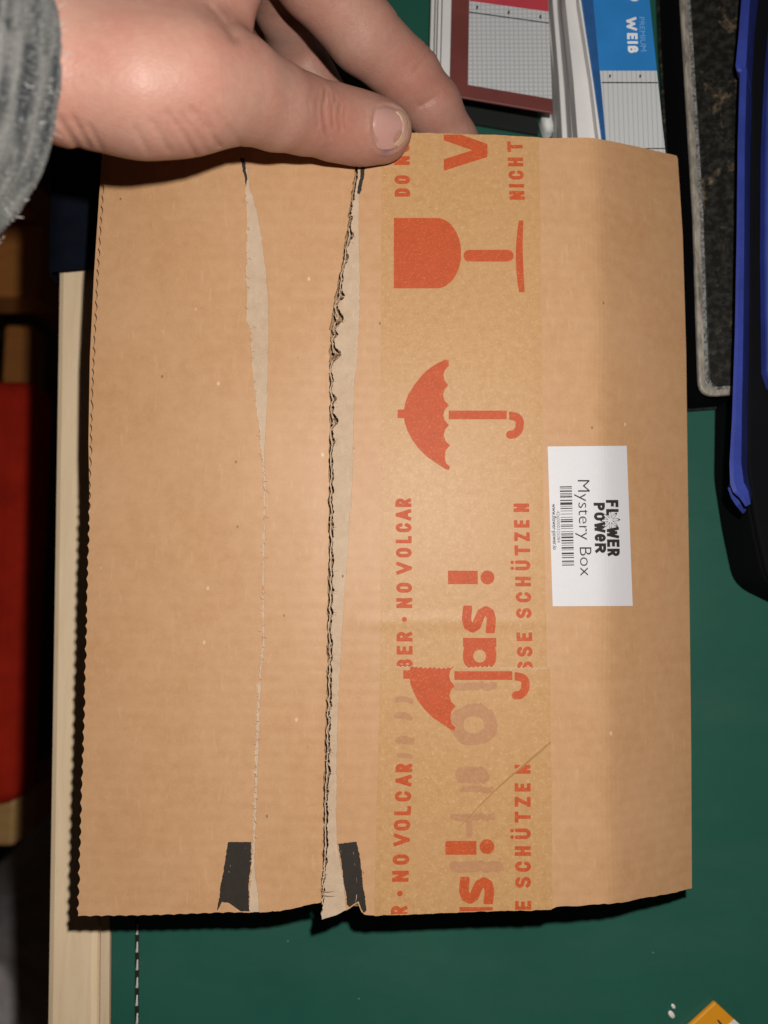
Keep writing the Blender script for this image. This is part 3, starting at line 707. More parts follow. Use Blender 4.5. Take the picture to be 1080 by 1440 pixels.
printed('exclamation_mark', bang(626.5, 670, 1182.5, 1202, 684.8, 1190.5, 10.4), (622, 700, 1176, 1207), O2, M['ink'], tape2)
printed('letter_s', big_s(1271.5, 1233, 695, 49), (642, 700, 1229, 1276), O2, M['ink'], tape2)
printed('letter_a', clip_bot(big_a(1275.5, 1320, 646, 693)), (640, 700, 1273, 1288), O2, M['ink'], tape2)
def ghost(X, Y):
    ring = np.abs(np.hypot((X - 666)/1.14, Y - 1019.5) - 21) - 8.5
    d = np.maximum(ring, 0)*1 + np.minimum(ring, 0)
    for s in (((642, 965), (694, 965), 11), ((650, 1090), (676, 1092), 22), ((640, 1150), (693, 1150), 10), ((660, 1150), (660, 1176), 9), ((640, 1219), (700, 1219), 15), ((652, 1110), (690, 1112), 9), ((560, 985), (577, 985), 9), ((560, 1006), (577, 1008), 9), ((562, 1042), (578, 1042), 11), ((562, 1064), (576, 1064), 7)):
        d = np.minimum(d, seg(X, Y, *s[:2], s[2]))
    um = umbrella(8, 366.5)(X, Y); ex = bang(626.5, 670, 1182.5, 1202, 684.8, 1190.5, 10.4)(X, Y); ss = big_s(1271.5, 1233, 695, 49)(X, Y)
    return np.maximum(d, 1.0 - np.minimum(np.minimum(um, ex), ss))
o = printed('print_showing_through', lambda X, Y: ghost(X + 1.6*nA(Y*.2) + .8*nB(X*.2), Y + 1.6*nB(X*.15) + .8*nA(Y*.15)), (552, 712, 950, 1234), 0.205, M['ghost'], tape2, 1.0)
# diagonal fold in the lower tape
V, Fc = [], []
for (px, py, wd, h) in ((773, 1042, 2.5, .25), (760, 1053, 4, .42), (740, 1071, 2.8, .36), (718, 1090, 2.0, .28), (696, 1110, 1.6, .22), (672, 1134, 1.3, .18), (646, 1162, 1, .1)):
    n = len(V); dxn, dyn = .68, .73
    for q, hh in ((-.75, 0), (-.15, 1), (1.0, 0.05)):
        u, v = to_box(px + dxn*wd*q, py + dyn*wd*q); V.append((float(u)*mm, float(v)*mm, (float(prof(u, v)) + .24 + hh*h)*mm))
    if n: Fc += [(n-3, n-2, n+1, n), (n-2, n-1, n+2, n+1)]
mesh('fold', V, Fc, M['tape'], tape2)

# black printed pull-tab marks
nk = vnoise(51, 0.12, 3)
def poly_print(name, pts, off=0.05):
    xs = [p[0] for p in pts]; ys = [p[1] for p in pts]; f0 = polysdf(pts)
    printed(name, lambda X, Y: f0(X + 0.7*nk(Y) + .5*nA(Y*.9), Y + 0.4*nk(X + 99) + .3*nA(X)), (min(xs) - 3, max(xs) + 3, min(ys) - 3, max(ys) + 3), off, M['black_print'], box, 0.7)
poly_print('pull_tab_mark', [(320.5, 1184), (353, 1184), (353, 1214), (350.5, 1232), (349.5, 1260), (350, 1281.5), (338, 1281.5), (330, 1276), (322, 1270), (312, 1268.5), (307, 1278), (304.5, 1281.5), (309, 1255)])
poly_print('pull_tab_mark', [(475.5, 1186.5), (501, 1184), (505, 1200), (510.5, 1243), (515, 1280), (511, 1284), (507.5, 1278), (504, 1267.5), (497, 1272), (491, 1276), (487.5, 1272), (485.5, 1250), (483, 1238), (480, 1215)])
poly_print('pull_tab_mark', [(509, 228), (515, 228), (508, 268), (505.5, 273), (502, 272), (506, 250)])
poly_print('pull_tab_mark', [(338, 222), (344, 222), (347.5, 252), (346, 262), (343, 246)])

# ------------------------------------------------------------------ the white label
Lc = [(770, 628), (881, 627), (889.5, 852), (777, 852.5)]
lab_sd = polysdf(Lc)
P, Fc = [], []
ns, nt = 24, 30
for i in range(ns + 1):
    for j in range(nt + 1):
        s, t = i/ns, j/nt
        x = (1-s)*(1-t)*Lc[0][0] + s*(1-t)*Lc[1][0] + s*t*Lc[2][0] + (1-s)*t*Lc[3][0]
        y = (1-s)*(1-t)*Lc[0][1] + s*(1-t)*Lc[1][1] + s*t*Lc[2][1] + (1-s)*t*Lc[3][1]
        P.append((x, y))
P = np.array(P); u, v = to_box(P[:, 0], P[:, 1]); idx = np.arange((ns+1)*(nt+1)).reshape(ns+1, nt+1)
Wt = np.stack([u, v, prof(u, v) + 0.16], -1)*mm
Fc = np.stack([idx[:-1, 1:], idx[1:, 1:], idx[1:, :-1], idx[:-1, :-1]], -1).reshape(-1, 4).tolist()
ring = np.concatenate([idx[:, 0], idx[-1, 1:], idx[-2::-1, -1], idx[0, -2:0:-1]]); nb = len(Wt); n = len(ring)
Wt = np.concatenate([Wt, Wt[ring] - np.array([0, 0, .12*mm])])
Fc += [(ring[i], ring[(i+1) % n], nb + (i+1) % n, nb + i) for i in range(n)]
label = mesh('label', Wt, Fc, M['label'], box); label["label"] = "white printed sticker with barcode"
OL = 0.215
def text_pts(s, size=1.0, spacing=1.0, offset=0.0):
    cu = bpy.data.curves.new('t', 'FONT'); cu.body = s; cu.size = size; cu.space_character = spacing; cu.resolution_u = 3; cu.offset = offset
    ob = bpy.data.objects.new('t', cu); COL.objects.link(ob)
    dg = bpy.context.evaluated_depsgraph_get(); me = bpy.data.meshes.new_from_object(ob.evaluated_get(dg))
    V = np.array([(q.co.x, q.co.y) for q in me.vertices]); Fc = [tuple(p.vertices) for p in me.polygons]
    bpy.data.objects.remove(ob); bpy.data.meshes.remove(me); bpy.data.curves.remove(cu)
    return V, Fc
def text_down(name, s, x_base, y0, y1, cap, slope, mat, parent, w_off=OL, offset=0.0, plane=None, loc=None):
    """lettering that reads down the photo: baseline x at y0, letters' tops to the right"""
    V, Fc = text_pts(s, 1.0, 1.0, offset)
    V0 = V[:, 0].min(); L = V[:, 0].max() - V0; H = text_pts("H")[0][:, 1].max()
    py = y0 + (V[:, 0] - V0)/L*(y1 - y0); px = x_base + (py - y0)*slope + V[:, 1]/H*cap
    if plane is None:
        u, v = to_box(px, py, w_off); W = np.stack([u, v, prof(u, v) + w_off], -1)*mm
    else:
        W = on_z(px, py, plane)
        if loc is not None: W = W - np.array(loc)
    o = mesh(name, W, Fc, mat, parent)
    return o
text_down('lettering_mystery_box', "Mystery Box", 812.3, 675, 810, 16.8, 0.028, M['label_ink'], label, OL, -0.010)
text_down('lettering_web_address', "www.flower-power.io", 776.3, 708.5, 773, 5.6, 0.022, M['label_ink'], label, OL, 0.012)
text_down('lettering_number', "4260000325084", 782.6, 718.5, 763, 4.4, 0.022, M['label_grey'], label)
bars = [(0, 1.6), (3.0, .9), (5.8, 2.0), (9.6, 1.0), (11.7, 1.0), (13.8, 2.0), (19, 1.6), (22.5, 3.6), (27.6, .8), (30.4, 1.4), (34.2, .8), (38.6, .8), (43.2, .8), (46.2, 1.5), (48.6, 2.0), (53.6, .8), (55.4, 1.4), (58.8, .8), (63.4, .8), (66.2, 1.4), (68.4, .8), (70.6, 2.4), (75.2, 2.0), (79.0, 1.4), (82.4, .8), (85.4, 2.2), (89.0, .8), (93.2, 2.4), (97.0, .8), (99.6, 1.4), (104.4, 1.8), (107.4, .8), (110.0, 1.4)]
V, Fc = [], []
for y, h in bars:
    y0 = 684 + y; x0 = 787.2 + y*.030; n = len(V)
    for (x, yy) in ((x0, y0), (x0 + 17, y0 - .3), (x0 + 17, y0 + h - .3), (x0, y0 + h)):
        u, v = to_box(x, yy, OL); V.append((float(u)*mm, float(v)*mm, (float(prof(u, v)) + OL)*mm))
    Fc.append((n+3, n+2, n+1, n))
mesh('barcode', V, Fc, M['label_ink'], label)
def logo(X, Y):
    d = np.full(X.shape, 1e9); hole = np.full(X.shape, 1e9)
    rows = [(852.0, 17.5, .028, [('F', 703, 713.5), ('L', 715.8, 725), ('W', 741, 757), ('E', 758.5, 769.5), ('R', 771.5, 782)]), (834.6, 15.8, .03, [('P', 707, 718), ('O', 720.5, 732), ('W', 734, 749), ('e', 750.5, 762), ('R', 764, 777.5)])]
    for base, cap, sl, ls in rows:
        for ch, a, b2 in ls:
            gxx = Y - a; gyy = X - (base + (Y - 703)*sl)
            d = np.minimum(d, glyph(ch, gxx, gyy, b2 - a, cap, 4.2))
            hole = np.minimum(hole, np.abs(glyph(ch, gxx, gyy, b2 - a, cap, 0.5)) - .12)
    cx, cy = 858.2, 731.5; r = np.hypot(X - cx, Y - cy); th = np.arctan2(Y - cy, X - cx)
    pet = 8.2 + 4.6*np.cos(8*th + .5)
    fl = r - pet
    d = np.maximum(d, -(fl - 1.3)); d = np.minimum(d, np.abs(fl) - 1.15)
    return d
P, Fc = fill(logo, 830, 874, 698, 786, 0.4)
u, v = to_box(P[:, 0], P[:, 1], OL); mesh('flower_logo', np.stack([u, v, prof(u, v) + OL], -1)*mm, [q[::-1] for q in Fc], M['label_ink'], label)

# ------------------------------------------------------------------ the hand
H = lambda x, y, w: box_flat(x, y, w)
wrist = H(60, 48, 52)
adir = np.array([-math.cos(math.radians(50)), 0.0, math.sin(math.radians(50))]); adir /= np.linalg.norm(adir)
def rc(p, a, b, ra, rb):
    ab = b - a; t = np.clip(((p - a) @ ab)/(ab @ ab), 0, 1)
    return np.linalg.norm(p - a - t[:, None]*ab, axis=1) - (ra + (rb - ra)*t)
def smin(a, b, k):
    h = np.clip(.5 + .5*(b - a)/k, 0, 1); return b + (a - b)*h - k*h*(1 - h)
def chain(p, pts, k):
    d = None
    for (a, ra), (b, rb) in zip(pts[:-1], pts[1:]):
        q = rc(p, a, b, ra, rb); d = q if d is None else smin(d, q, k)
    return d
PALM = [(wrist + adir*60, 19), (wrist, 16), (H(190, 50, 45), 15.2), (H(262, -40, 44), 14.5)]
META = [(H(55, -40, 52), 16), (H(150, 2, 47), 16), (H(318, -95, 43), 13.5)]
THEN = [(H(92, 104, 57), 15.0), (H(195, 118, 53), 14.4), (H(262, 119, 49), 13.6), (H(330, 121, 41), 11.4)]
THUMB = [(H(312, 121, 43), 11.8), (H(385, 148, 30), 10.5), (H(425, 161, 22.0), 9.6), (H(470, 173, 14.2), 9.5), (H(505, 181, 10.2), 9.3), (H(537, 185, 8.2), 8.8)]
WEB = [(H(280, 84, 45), 9.5), (H(322, 36, 38), 4.4), (H(334, -60, 40), 7)]
INDEX = [(H(375, -125, 40), 12.5), (H(438, -32, 22), 10.2), (H(510, 48, 8), 10.4), (H(574, 108, -3), 9.6), (H(608, 150, -9.5), 8.8), (H(638, 202, -18.5), 8.0), (H(652, 234, -19), 7.2)]
MIDDLE = [(H(322, -160, 38), 13), (H(378, -62, 14), 10.5), (H(399, 5, -3), 9.6), (H(418, 72, -20), 8.8), (H(465, 150, -27), 7.8)]
RING = [(H(285, -205, 26), 12.5), (H(345, -100, 2), 10), (H(372, 0, -18), 8.6), (H(410, 90, -27), 7.6)]
PINKY = [(H(240, -240, 16), 11), (H(300, -135, -8), 8.6), (H(328, -40, -24), 7.4), (H(350, 40, -30), 6.8)]
creases = [  # photo polylines on the skin, width (px), depth (mm)
 ([(459, 126), (455, 150), (457, 176), (463, 194)], 2.6, .62), ([(471, 138), (467, 158), (470, 180)], 2.0, .40), ([(479, 148), (476, 165), (479, 184)], 1.8, .30),
 ([(465, 130), (462, 152), (464, 184)], 1.8, .28), ([(449, 132), (445, 155), (447, 180)], 2.2, .24), ([(487, 150), (484, 166), (487, 182)], 1.8, .20), ([(437, 130), (434, 160)], 2.4, .14),
 ([(236, 160), (258, 188), (274, 216)], 3.8, .42), ([(268, 152), (290, 180), (308, 204)], 3.6, .58), ([(254, 160), (276, 188), (291, 212)], 3.2, .28), ([(304, 160), (324, 184), (338, 202)], 3.8, .36), ([(214, 172), (238, 212)], 4.0, .40), ([(285, 160), (300, 182)], 3.0, .3), ([(190, 180), (208, 214)], 4.0, .3),
 ([(82, 165), (98, 190), (114, 214)], 5.0, .5), ([(104, 168), (124, 204)], 4.5, .45), ([(126, 178), (142, 208)], 4.5, .3),
 ([(296, 10), (312, 30), (330, 56)], 5.0, .45), ([(322, 34), (331, 50)], 8.0, .7),
 ([(608, 66), (596, 84), (584, 98)], 2.6, .45), ([(543, 40), (560, 22)], 3, .2), ([(618, 132), (604, 142), (590, 150)], 2.6, .45), ([(601, 60), (588, 80)], 2.6, .25)]
NAIL = [(529.5, 151), (526.5, 160), (525, 172), (525, 186), (526.5, 199), (531, 209), (540, 213.5), (550, 212), (560, 206), (568, 197), (572.5, 186), (573, 174), (569.5, 164), (562, 156), (551, 150.5), (540, 148.5)]
def project(p):                      # world mm -> photo pixels, used to lay wrinkles where they were seen
    q = p/1000 - CAM; yy = q[:, 1]*ct + q[:, 2]*st; zz = -q[:, 1]*st + q[:, 2]*ct
    return 540 + F_PX*q[:, 0]/(-zz), 720 - F_PX*yy/(-zz)
ROOT_TOP = None
def hand_sdf(p, detail=True):
    palm = smin(smin(chain(p, PALM, 6), chain(p, META, 6), 9), chain(p, THEN, 6), 9)
    palm = smin(palm, chain(p, WEB, 4), 5)
    thumb = smin(palm, chain(p, THUMB, 3.5), 6)
    fing = smin(palm, chain(p, INDEX, 2.5), 5)
    for c in (MIDDLE, RING, PINKY): fing = smin(fing, smin(palm, chain(p, c, 2.5), 4), 0.8)
    d = smin(thumb, fing, 0.7)
    loc = (p - BO*1000) @ BM
    d = np.where((loc[:, 2] > -4) & (loc[:, 1] < top_edge(loc[:, 0]) + .3), np.maximum(d, prof(loc[:, 0], loc[:, 1]) + 0.28 - loc[:, 2]), d)
    if detail:
        near = np.where(np.abs(d) < 2.5)[0]
        if len(near):
            X, Y = project(p[near]); up = loc[near, 2]; add = np.zeros(len(near))
            for pts, wd, dep in creases:
                q = np.full(len(near), 1e9)
                for a, b in zip(pts[:-1], pts[1:]): q = np.minimum(q, seg(X, Y, a, b, 0))
                add += dep*np.exp(-(q/wd)**2)
            ns_ = polysdf(NAIL)(X, Y); m = up > 8
            add += np.where(m, .26*np.exp(-(np.clip(ns_ - .6, -50, 50)/1.6)**2) - .28*np.exp(-((ns_ - 4.8)/2.6)**2), 0)
            d[near] += add
    return d
def surface(h):
    allp = np.array([q[0] for c in (PALM, META, THEN, THUMB, WEB, INDEX, MIDDLE, RING, PINKY) for q in c])
    lo = allp.min(0) - 30; hi = allp.max(0) + 30; lo[0] = max(lo[0], wrist[0] - 62)
    B = 12; nb_ = np.ceil((hi - lo)/(h*B)).astype(int); N = nb_*B + 1
    Fd = np.ones(N, np.float32)
    ci = np.stack(np.meshgrid(*[np.arange(k) for k in nb_], indexing='ij'), -1).reshape(-1, 3)
    cc = lo + (ci + .5)*B*h; dc = hand_sdf(cc, False); act = np.abs(dc) < B*h*.9 + 2.5
    for c, d0 in zip(ci[~act], dc[~act]):
        if d0 < 0: Fd[c[0]*B:(c[0]+1)*B + 1, c[1]*B:(c[1]+1)*B + 1, c[2]*B:(c[2]+1)*B + 1] = -1
    off = np.stack(np.meshgrid(*[np.arange(B + 1)]*3, indexing='ij'), -1).reshape(-1, 3)
    A = ci[act]
    for s in range(0, len(A), 150):
        a = A[s:s + 150]; g = (a[:, None, :]*B + off[None]).reshape(-1, 3)
        Fd[g[:, 0], g[:, 1], g[:, 2]] = hand_sdf(lo + g*h)
    ins = Fd < 0; c8 = [ins[i:N[0]-1+i, j:N[1]-1+j, k_:N[2]-1+k_] for i in (0, 1) for j in (0, 1) for k_ in (0, 1)]
    cnt = sum(c.astype(np.int8) for c in c8); cell = (cnt > 0) & (cnt < 8)
    ids = -np.ones(cell.shape, np.int64); C = np.argwhere(cell); ids[cell] = np.arange(len(C))
    cv = {}
    for i in (0, 1):
        for j in (0, 1):
            for k_ in (0, 1): cv[(i, j, k_)] = Fd[C[:, 0] + i, C[:, 1] + j, C[:, 2] + k_]
    acc = np.zeros((len(C), 3)); num = np.zeros(len(C))
    for a in cv:
        for ax in range(3):
            if a[ax]: continue
            b = list(a); b[ax] = 1; b = tuple(b); fa, fb = cv[a], cv[b]; m = (fa < 0) != (fb < 0)
            t = np.where(m, fa/np.where(m, fa - fb, 1), 0); pt = np.tile(np.array(a, float), (len(C), 1)); pt[:, ax] += t
            acc += pt*m[:, None]; num += m
    P = lo + (C + acc/num[:, None])*h
    Fc = []
    for ax in range(3):
        b1, b2 = (ax + 1) % 3, (ax + 2) % 3
        sl0 = [slice(None)]*3; sl1 = [slice(None)]*3; sl0[ax] = slice(0, N[ax]-1); sl1[ax] = slice(1, N[ax])
        chg = ins[tuple(sl0)] != ins[tuple(sl1)]
        E = np.argwhere(chg); E = E[(E[:, b1] > 0) & (E[:, b2] > 0) & (E[:, b1] < N[b1]-1) & (E[:, b2] < N[b2]-1)]
        o1 = np.zeros(3, int); o1[b1] = -1; o2 = np.zeros(3, int); o2[b2] = -1
        q = [ids[tuple((E + o).T)] for o in (o1 + o2, o2, np.zeros(3, int), o1)]
        Q = np.stack(q, 1); flip = ~ins[tuple(E.T)]; Q[flip] = Q[flip][:, ::-1]
        Fc.append(Q)
    return P, np.concatenate(Fc)
person = empty('person', tuple(wrist/1000))
tag(person, "left hand in a grey ribbed knit sleeve gripping the box's upper edge", "person")
_s = lambda x, y, w: tuple((H(x, y, w) - wrist)/1000)
RED_ = (0.33, 0.105, 0.072, 1)
SPOT_A, SPOT_B, SPOT_C, SPOT_D = (_s(476, 166, 22), .016, .65, RED_), (_s(345, 30, 36), .022, .5, RED_), (_s(600, 120, 2), .022, .5, RED_), (_s(545, 214, 12.5), .0032, .9, (0.10, 0.09, 0.13, 1))
M['skin'] = skin_mat()
P, Q = surface(0.62)
P = (P - wrist)/1000
hand = mesh('hand', P, Q, M['skin'], person, True)
sm_ = hand.modifiers.new("smooth", 'CORRECTIVE_SMOOTH') if False else None
bvh = BVHTree.FromPolygons([tuple(p*1000 + wrist) for p in P], [tuple(int(i) for i in q) for q in Q])
def nail_patch(name, poly, off, mat, parent, crown=0.0, step=1.0):
    xs = [p[0] for p in poly]; ys = [p[1] for p in poly]
    sd = polysdf(poly); PP, Fc = fill(sd, min(xs) - 2, max(xs) + 2, min(ys) - 2, max(ys) + 2, step, 1); W = []
    D = sd(PP[:, 0], PP[:, 1])
    for (x, y), dd in zip(PP, D):
        d = Vector(ray(x, y)).normalized(); hit = bvh.ray_cast(Vector(CAM*1000), d)
        cx, cy = 549, 181
        W.append(np.array(hit[0]))
    W = np.array(W); lc = (W - BO*1000) @ BM
    # the nail plate has its own even curve: fit a quadric through the skin under it
    A = np.stack([np.ones(len(lc)), lc[:, 0], lc[:, 1], lc[:, 0]**2, lc[:, 1]**2, lc[:, 0]*lc[:, 1]], 1); co = np.linalg.lstsq(A, lc[:, 2], rcond=None)[0]
    lc[:, 2] = A @ co + off + np.clip(-D, 0, 4)*0.03
    Wd = BO*1000 + lc @ BM.T
    o = mesh(name, (Wd - wrist)/1000, [f[::-1] for f in Fc], mat, parent, True)
    s = o.modifiers.new("thickness", 'SOLIDIFY'); s.thickness = 0.0005; s.offset = -1
    return o
nail = nail_patch('thumb_nail', NAIL, 0.13, M['nail'], person)
EDGE = [(560, 208), (569, 199), (575, 187), (575.5, 173), (571, 161), (563, 153), (556, 157), (563, 164), (567, 174), (566.5, 186), (562, 195), (554, 204)]
nail_patch('nail_edge', EDGE, 0.28, M['nail_edge'], nail, step=0.8)
nail.data.materials[0] = M['nail']

# ------------------------------------------------------------------ the knit sleeve
def sleeve():
    al = math.radians(55); a = np.array([-math.cos(al), 0, math.sin(al)])
    e1 = np.array([math.sin(al), 0, math.cos(al)]); e2 = np.cross(a, e1)
    topP = H(86, 88, 82); R0 = 31.2; Cc = topP - e1*R0
    nphi = 420; L = 70.0; V = []; Fc = []
    nz1 = vnoise(61, 0.7); nz2 = vnoise(62, 1.3); nz3 = vnoise(63, 1.0); rr = np.random.RandomState(5)
    ss = np.concatenate([np.arange(0.2, 34, 0.3), np.arange(34, L, 2.0)]); pitch = 3.5
    S = [(8.0, -3.0), (2.0, -2.8), (0.0, -2.2), (-0.9, -1.0), (-0.6, 0.1)] + [(s, -1.7 + 3.0*abs(math.sin(math.pi*(s + .4)/pitch))**.6) for s in ss]
    phis = np.linspace(0, 2*math.pi, nphi, endpoint=False)
    base_w = 0.35*nz1(phis*9) + 0.6*np.sin(2*phis)
    for s, dr in S:
        row = int((s + .4)//pitch)
        ds = 0.8*np.sin(3*phis + .6) + .10*nz2(phis*14)
        stitch = 0.42*np.abs(np.sin(phis*R0*math.pi/1.5 + row*1.3 + s*.9))
        r = R0 + dr + base_w + (stitch if s > .2 else 0) + .14*nz3(phis*60 + row*37.7) + .07*rr.uniform(-1, 1, nphi) + min(s, 60)*0.05
        for ph, r_, d_ in zip(phis, r, ds): V.append(Cc + a*(s + d_) + r_*(math.cos(ph)*e1 + 0.98*math.sin(ph)*e2))
    n = nphi
    for i in range(len(S) - 1):
        for j in range(n):
            Fc.append((i*n + j, i*n + (j+1) % n, (i+1)*n + (j+1) % n, (i+1)*n + j))
    o = mesh('sleeve', (np.array(V) - wrist)/1000, Fc, M['knit'], person, True)
    ar = o.data.attributes.new("around", 'FLOAT', 'POINT'); al_ = o.data.attributes.new("along", 'FLOAT', 'POINT')
    ar.data.foreach_set("value", np.tile(phis*R0, len(S)).astype(np.float32)); al_.data.foreach_set("value", np.repeat([q[0] for q in S], nphi).astype(np.float32))
    # loose fibres
    V2, F2 = [], []
    for i in range(420):
        ph = random.uniform(0, 2*math.pi); s = random.choice((random.uniform(-1, 3), random.uniform(0, 30)))
        base = Cc + a*s + (R0 + .9)*(math.cos(ph)*e1 + .98*math.sin(ph)*e2)
        nrm = math.cos(ph)*e1 + math.sin(ph)*e2; dirv = nrm*random.uniform(.3, 1) + e2*random.uniform(-.8, .8) - a*random.uniform(-.4, .9)
        side = np.cross(dirv, nrm + .1); side /= np.linalg.norm(side) + 1e-6; Ln = random.uniform(.6, 1.8); wd = random.uniform(.05, .16); c = nrm*random.uniform(-.6, .3)
        n0 = len(V2)
        for t in (0, .4, .75, 1):
            q = base + dirv*Ln*t + c*t*t; V2 += [q - side*wd*(1 - .5*t), q + side*wd*(1 - .5*t)]
        for q in range(3): F2.append((n0 + 2*q, n0 + 2*q + 1, n0 + 2*q + 3, n0 + 2*q + 2))
    f = mesh('loose_fibres', (np.array(V2) - wrist)/1000, F2, M['knit_fuzz'], o); f["kind"] = "stuff"
M['knit_fuzz'] = flat('pale_knit_fibre', (0.24, 0.235, 0.225), 0.95, 0.1)
sleeve()

# ------------------------------------------------------------------ things on the desk
def at(parent, o):                       # world coordinates -> child of an unrotated Empty
    o.location = -Vector(parent.location); return o
def lerp2(a, b, t): return (a[0] + (b[0] - a[0])*t, a[1] + (b[1] - a[1])*t)
DZ = 0.0008                               # top of the mat
def quad_on(name, pts, z, mat, parent, th=0.00025):
    return at(parent, prism(name, ccw(zpoly(pts, z)), z - th, z, mat, parent))
# squared writing pad with maroon cover
zt = 0.022
c = on_z(700, 70, DZ); pad = empty('writing_pad', (c[0], c[1], DZ))
tag(pad, "maroon and red writing pad with a squared paper picture, left of the blue pad", "writing pad")
cov = [(640, -260), (635, 0), (632, 134), (778, 159), (772, 0), (764, -230)]
cx = zpoly(cov, zt)
at(pad, prism('cover', ccw(cx), zt - .0009, zt, M['maroon'], pad, .0003))
def shifted(poly, dx, dy): return [(p[0] + dx, p[1] + dy) for p in poly]
for i, (za, zb, dx) in enumerate(((.0028, .0075, -.0062), (.0077, .0125, -.0048), (.0127, .0170, -.0042), (.0172, zt - .0010, -.0030))):
    at(pad, prism('page_block', ccw(shifted(cx, dx, .017 - .0035*i)), za, zb, M['sheet'], pad, .0002))
at(pad, prism('back_board', ccw(shifted(cx, -.001, .005)), DZ, .0026, M['groove'], pad, .0002))  # near-black colour on the board widens the shadow band below the cover
quad_on('printed_sheet', [(661, -260), (660, 2), (658, 119), (776.5, 139), (771, 0), (764, -229)], zt + .00015, M['grid'], pad, .0001)
quad_on('red_band', [(661, -262), (660.5, 1), (771.3, 16), (764, -231)], zt + .0003, M['red_print'], pad, .0001)
quad_on('ruled_line', [(660, 16.2), (660, 17.6), (771.8, 33), (771.8, 31.6)], zt + .0003, M['mark'], pad, .0001)
for x, y in ((671, 10.5), (715.5, 17.5), (760, 23.5)):
    quad_on('binding_hole_mark', [(x - 1.3, y - 2.2), (x + 1.8, y - 2.6), (x + .8, y + 2.6), (x - 1.6, y + 2.2)], zt + .0003, M['mark'], pad, .0001)
# blue pad
zt = 0.034
c = on_z(860, 80, DZ); bp = empty('writing_pad', (c[0], c[1], DZ))
tag(bp, "thick white-edged writing pad with a bright blue cover reading PREMIUM WEIß", "writing pad")
cov = [(800, -120), (818, 0), (836, 120), (850, 220), (853, 242), (939, 240), (936, 215), (914, 0), (902, -120)]
at(bp, prism('cover', ccw(zpoly(cov, zt)), zt - .0008, zt, M['blue'], bp, .0002))
for za, zb, l0, l1 in ((DZ, .011, 768, 788), (.0113, .017, 777, 792), (.0173, .0235, 790, 806), (.0238, zt - .0045, 795, 814), (zt - .0043, zt - .0010, 814, 844)):
    pl = [(l0 - 6, -120), (l0, 0), (l0 + (l1 - l0)*.55 + .8, 110), (l1, 215), (l1 + 2, 242), (937, 240), (934, 215), (912, 0), (900, -120)]
    at(bp, prism('page_block', ccw(zpoly(pl, zb)), za, zb, M['sheet'], bp, .0003))
quad_on('spine_stripe', [(801, -119), (818.6, 0), (836.5, 120), (850.5, 220), (853.5, 220), (843, 100), (834, 0), (820, -119)], zt + .00015, M['blue_dark'], bp, .0001)
quad_on('printed_sheet', [(843.6, 99.5), (923.6, 99.5), (935.6, 214), (938, 238), (856, 240), (854.2, 220)], zt + .0003, M['lined'], bp, .0001)
quad_on('ruled_line', [(846, 115.2), (846, 116.6), (925.2, 116.8), (925, 115.4)], zt + .0005, M['mark'], bp, .0001)
quad_on('ruled_line', [(855, 208.6), (855, 209.8), (935, 209.2), (935, 208)], zt + .0005, M['mark'], bp, .0001)
for x, y in ((858, 107), (900.5, 107)):
    quad_on('binding_hole_mark', [(x - 1.4, y - 2), (x + 1.6, y - 2), (x + .4, y + 2.2), (x - 1.2, y + 2.2)], zt + .0005, M['mark'], bp, .0001)
def weiss(X, Y):
    d = np.full(X.shape, 1e9)
    for ch, a, b2 in (('W', 24, 43), ('E', 46.5, 55.5), ('I', 58, 61.5), ('ß', 64.5, 74.5)):
        d = np.minimum(d, glyph(ch, Y - a, X - (880.3 + (Y - 24)*.055), b2 - a, 14.8, 3.6))
    return d
P, Fc = fill(weiss, 876, 902, 20, 78, 0.5)
mesh('lettering_weiss', on_z(P[:, 0], P[:, 1], zt + .0004) - np.array(tuple(bp.location)), [q[::-1] for q in Fc], M['white_print'], bp)
text_down('lettering_premium', "PREMIUM", 898.5, 24, 72, 7.5, 0.055, M['pale_blue_print'], bp, 0, 0.0, zt + .0004, tuple(bp.location))
xs = zpoly([(892, -6)], zt + .0004)[0]
V = [(xs[0], xs[1], zt + .0004)]; Fc = []
for i in range(17): V.append((xs[0] + .0021*math.cos(i*math.pi/8), xs[1] + .0021*math.sin(i*math.pi/8), zt + .0004))
at(bp, mesh('cover_roundel', V, [(0, i, i+1) for i in range(1, 17)], M['white_print'], bp))
# small white rubber between the pads
c = on_z(769, 174, .006); er = empty('eraser', (c[0], c[1], DZ))
tag(er, "small worn white rubber lying beside the blue pad's lower corner", "eraser")
def blob(name, lx, ly, lz, mat, parent, seed, n=10, p=3.5):
    r = np.random.RandomState(seed); V = []; Fc = []; m = 14
    for i in range(n + 1):
        th = math.pi*i/n
        for j in range(m):
            ph = 2*math.pi*j/m; d = np.array([math.sin(th)*math.cos(ph), math.sin(th)*math.sin(ph), math.cos(th)])
            q = (np.abs(d)**p).sum()**(-1/p)*(1 + .07*r.uniform(-1, 1)); V.append((d[0]*q*lx, d[1]*q*ly, lz + d[2]*q*lz))
    for i in range(n):
        for j in range(m): Fc.append((i*m + j, (i+1)*m + j, (i+1)*m + (j+1) % m, i*m + (j+1) % m))
    return mesh(name, V, Fc, mat, parent, True)
o = blob('rubber_body', .0021, .0040, .0040, M['eraser'], er, 3); o.rotation_euler = (0, 0, math.radians(12))
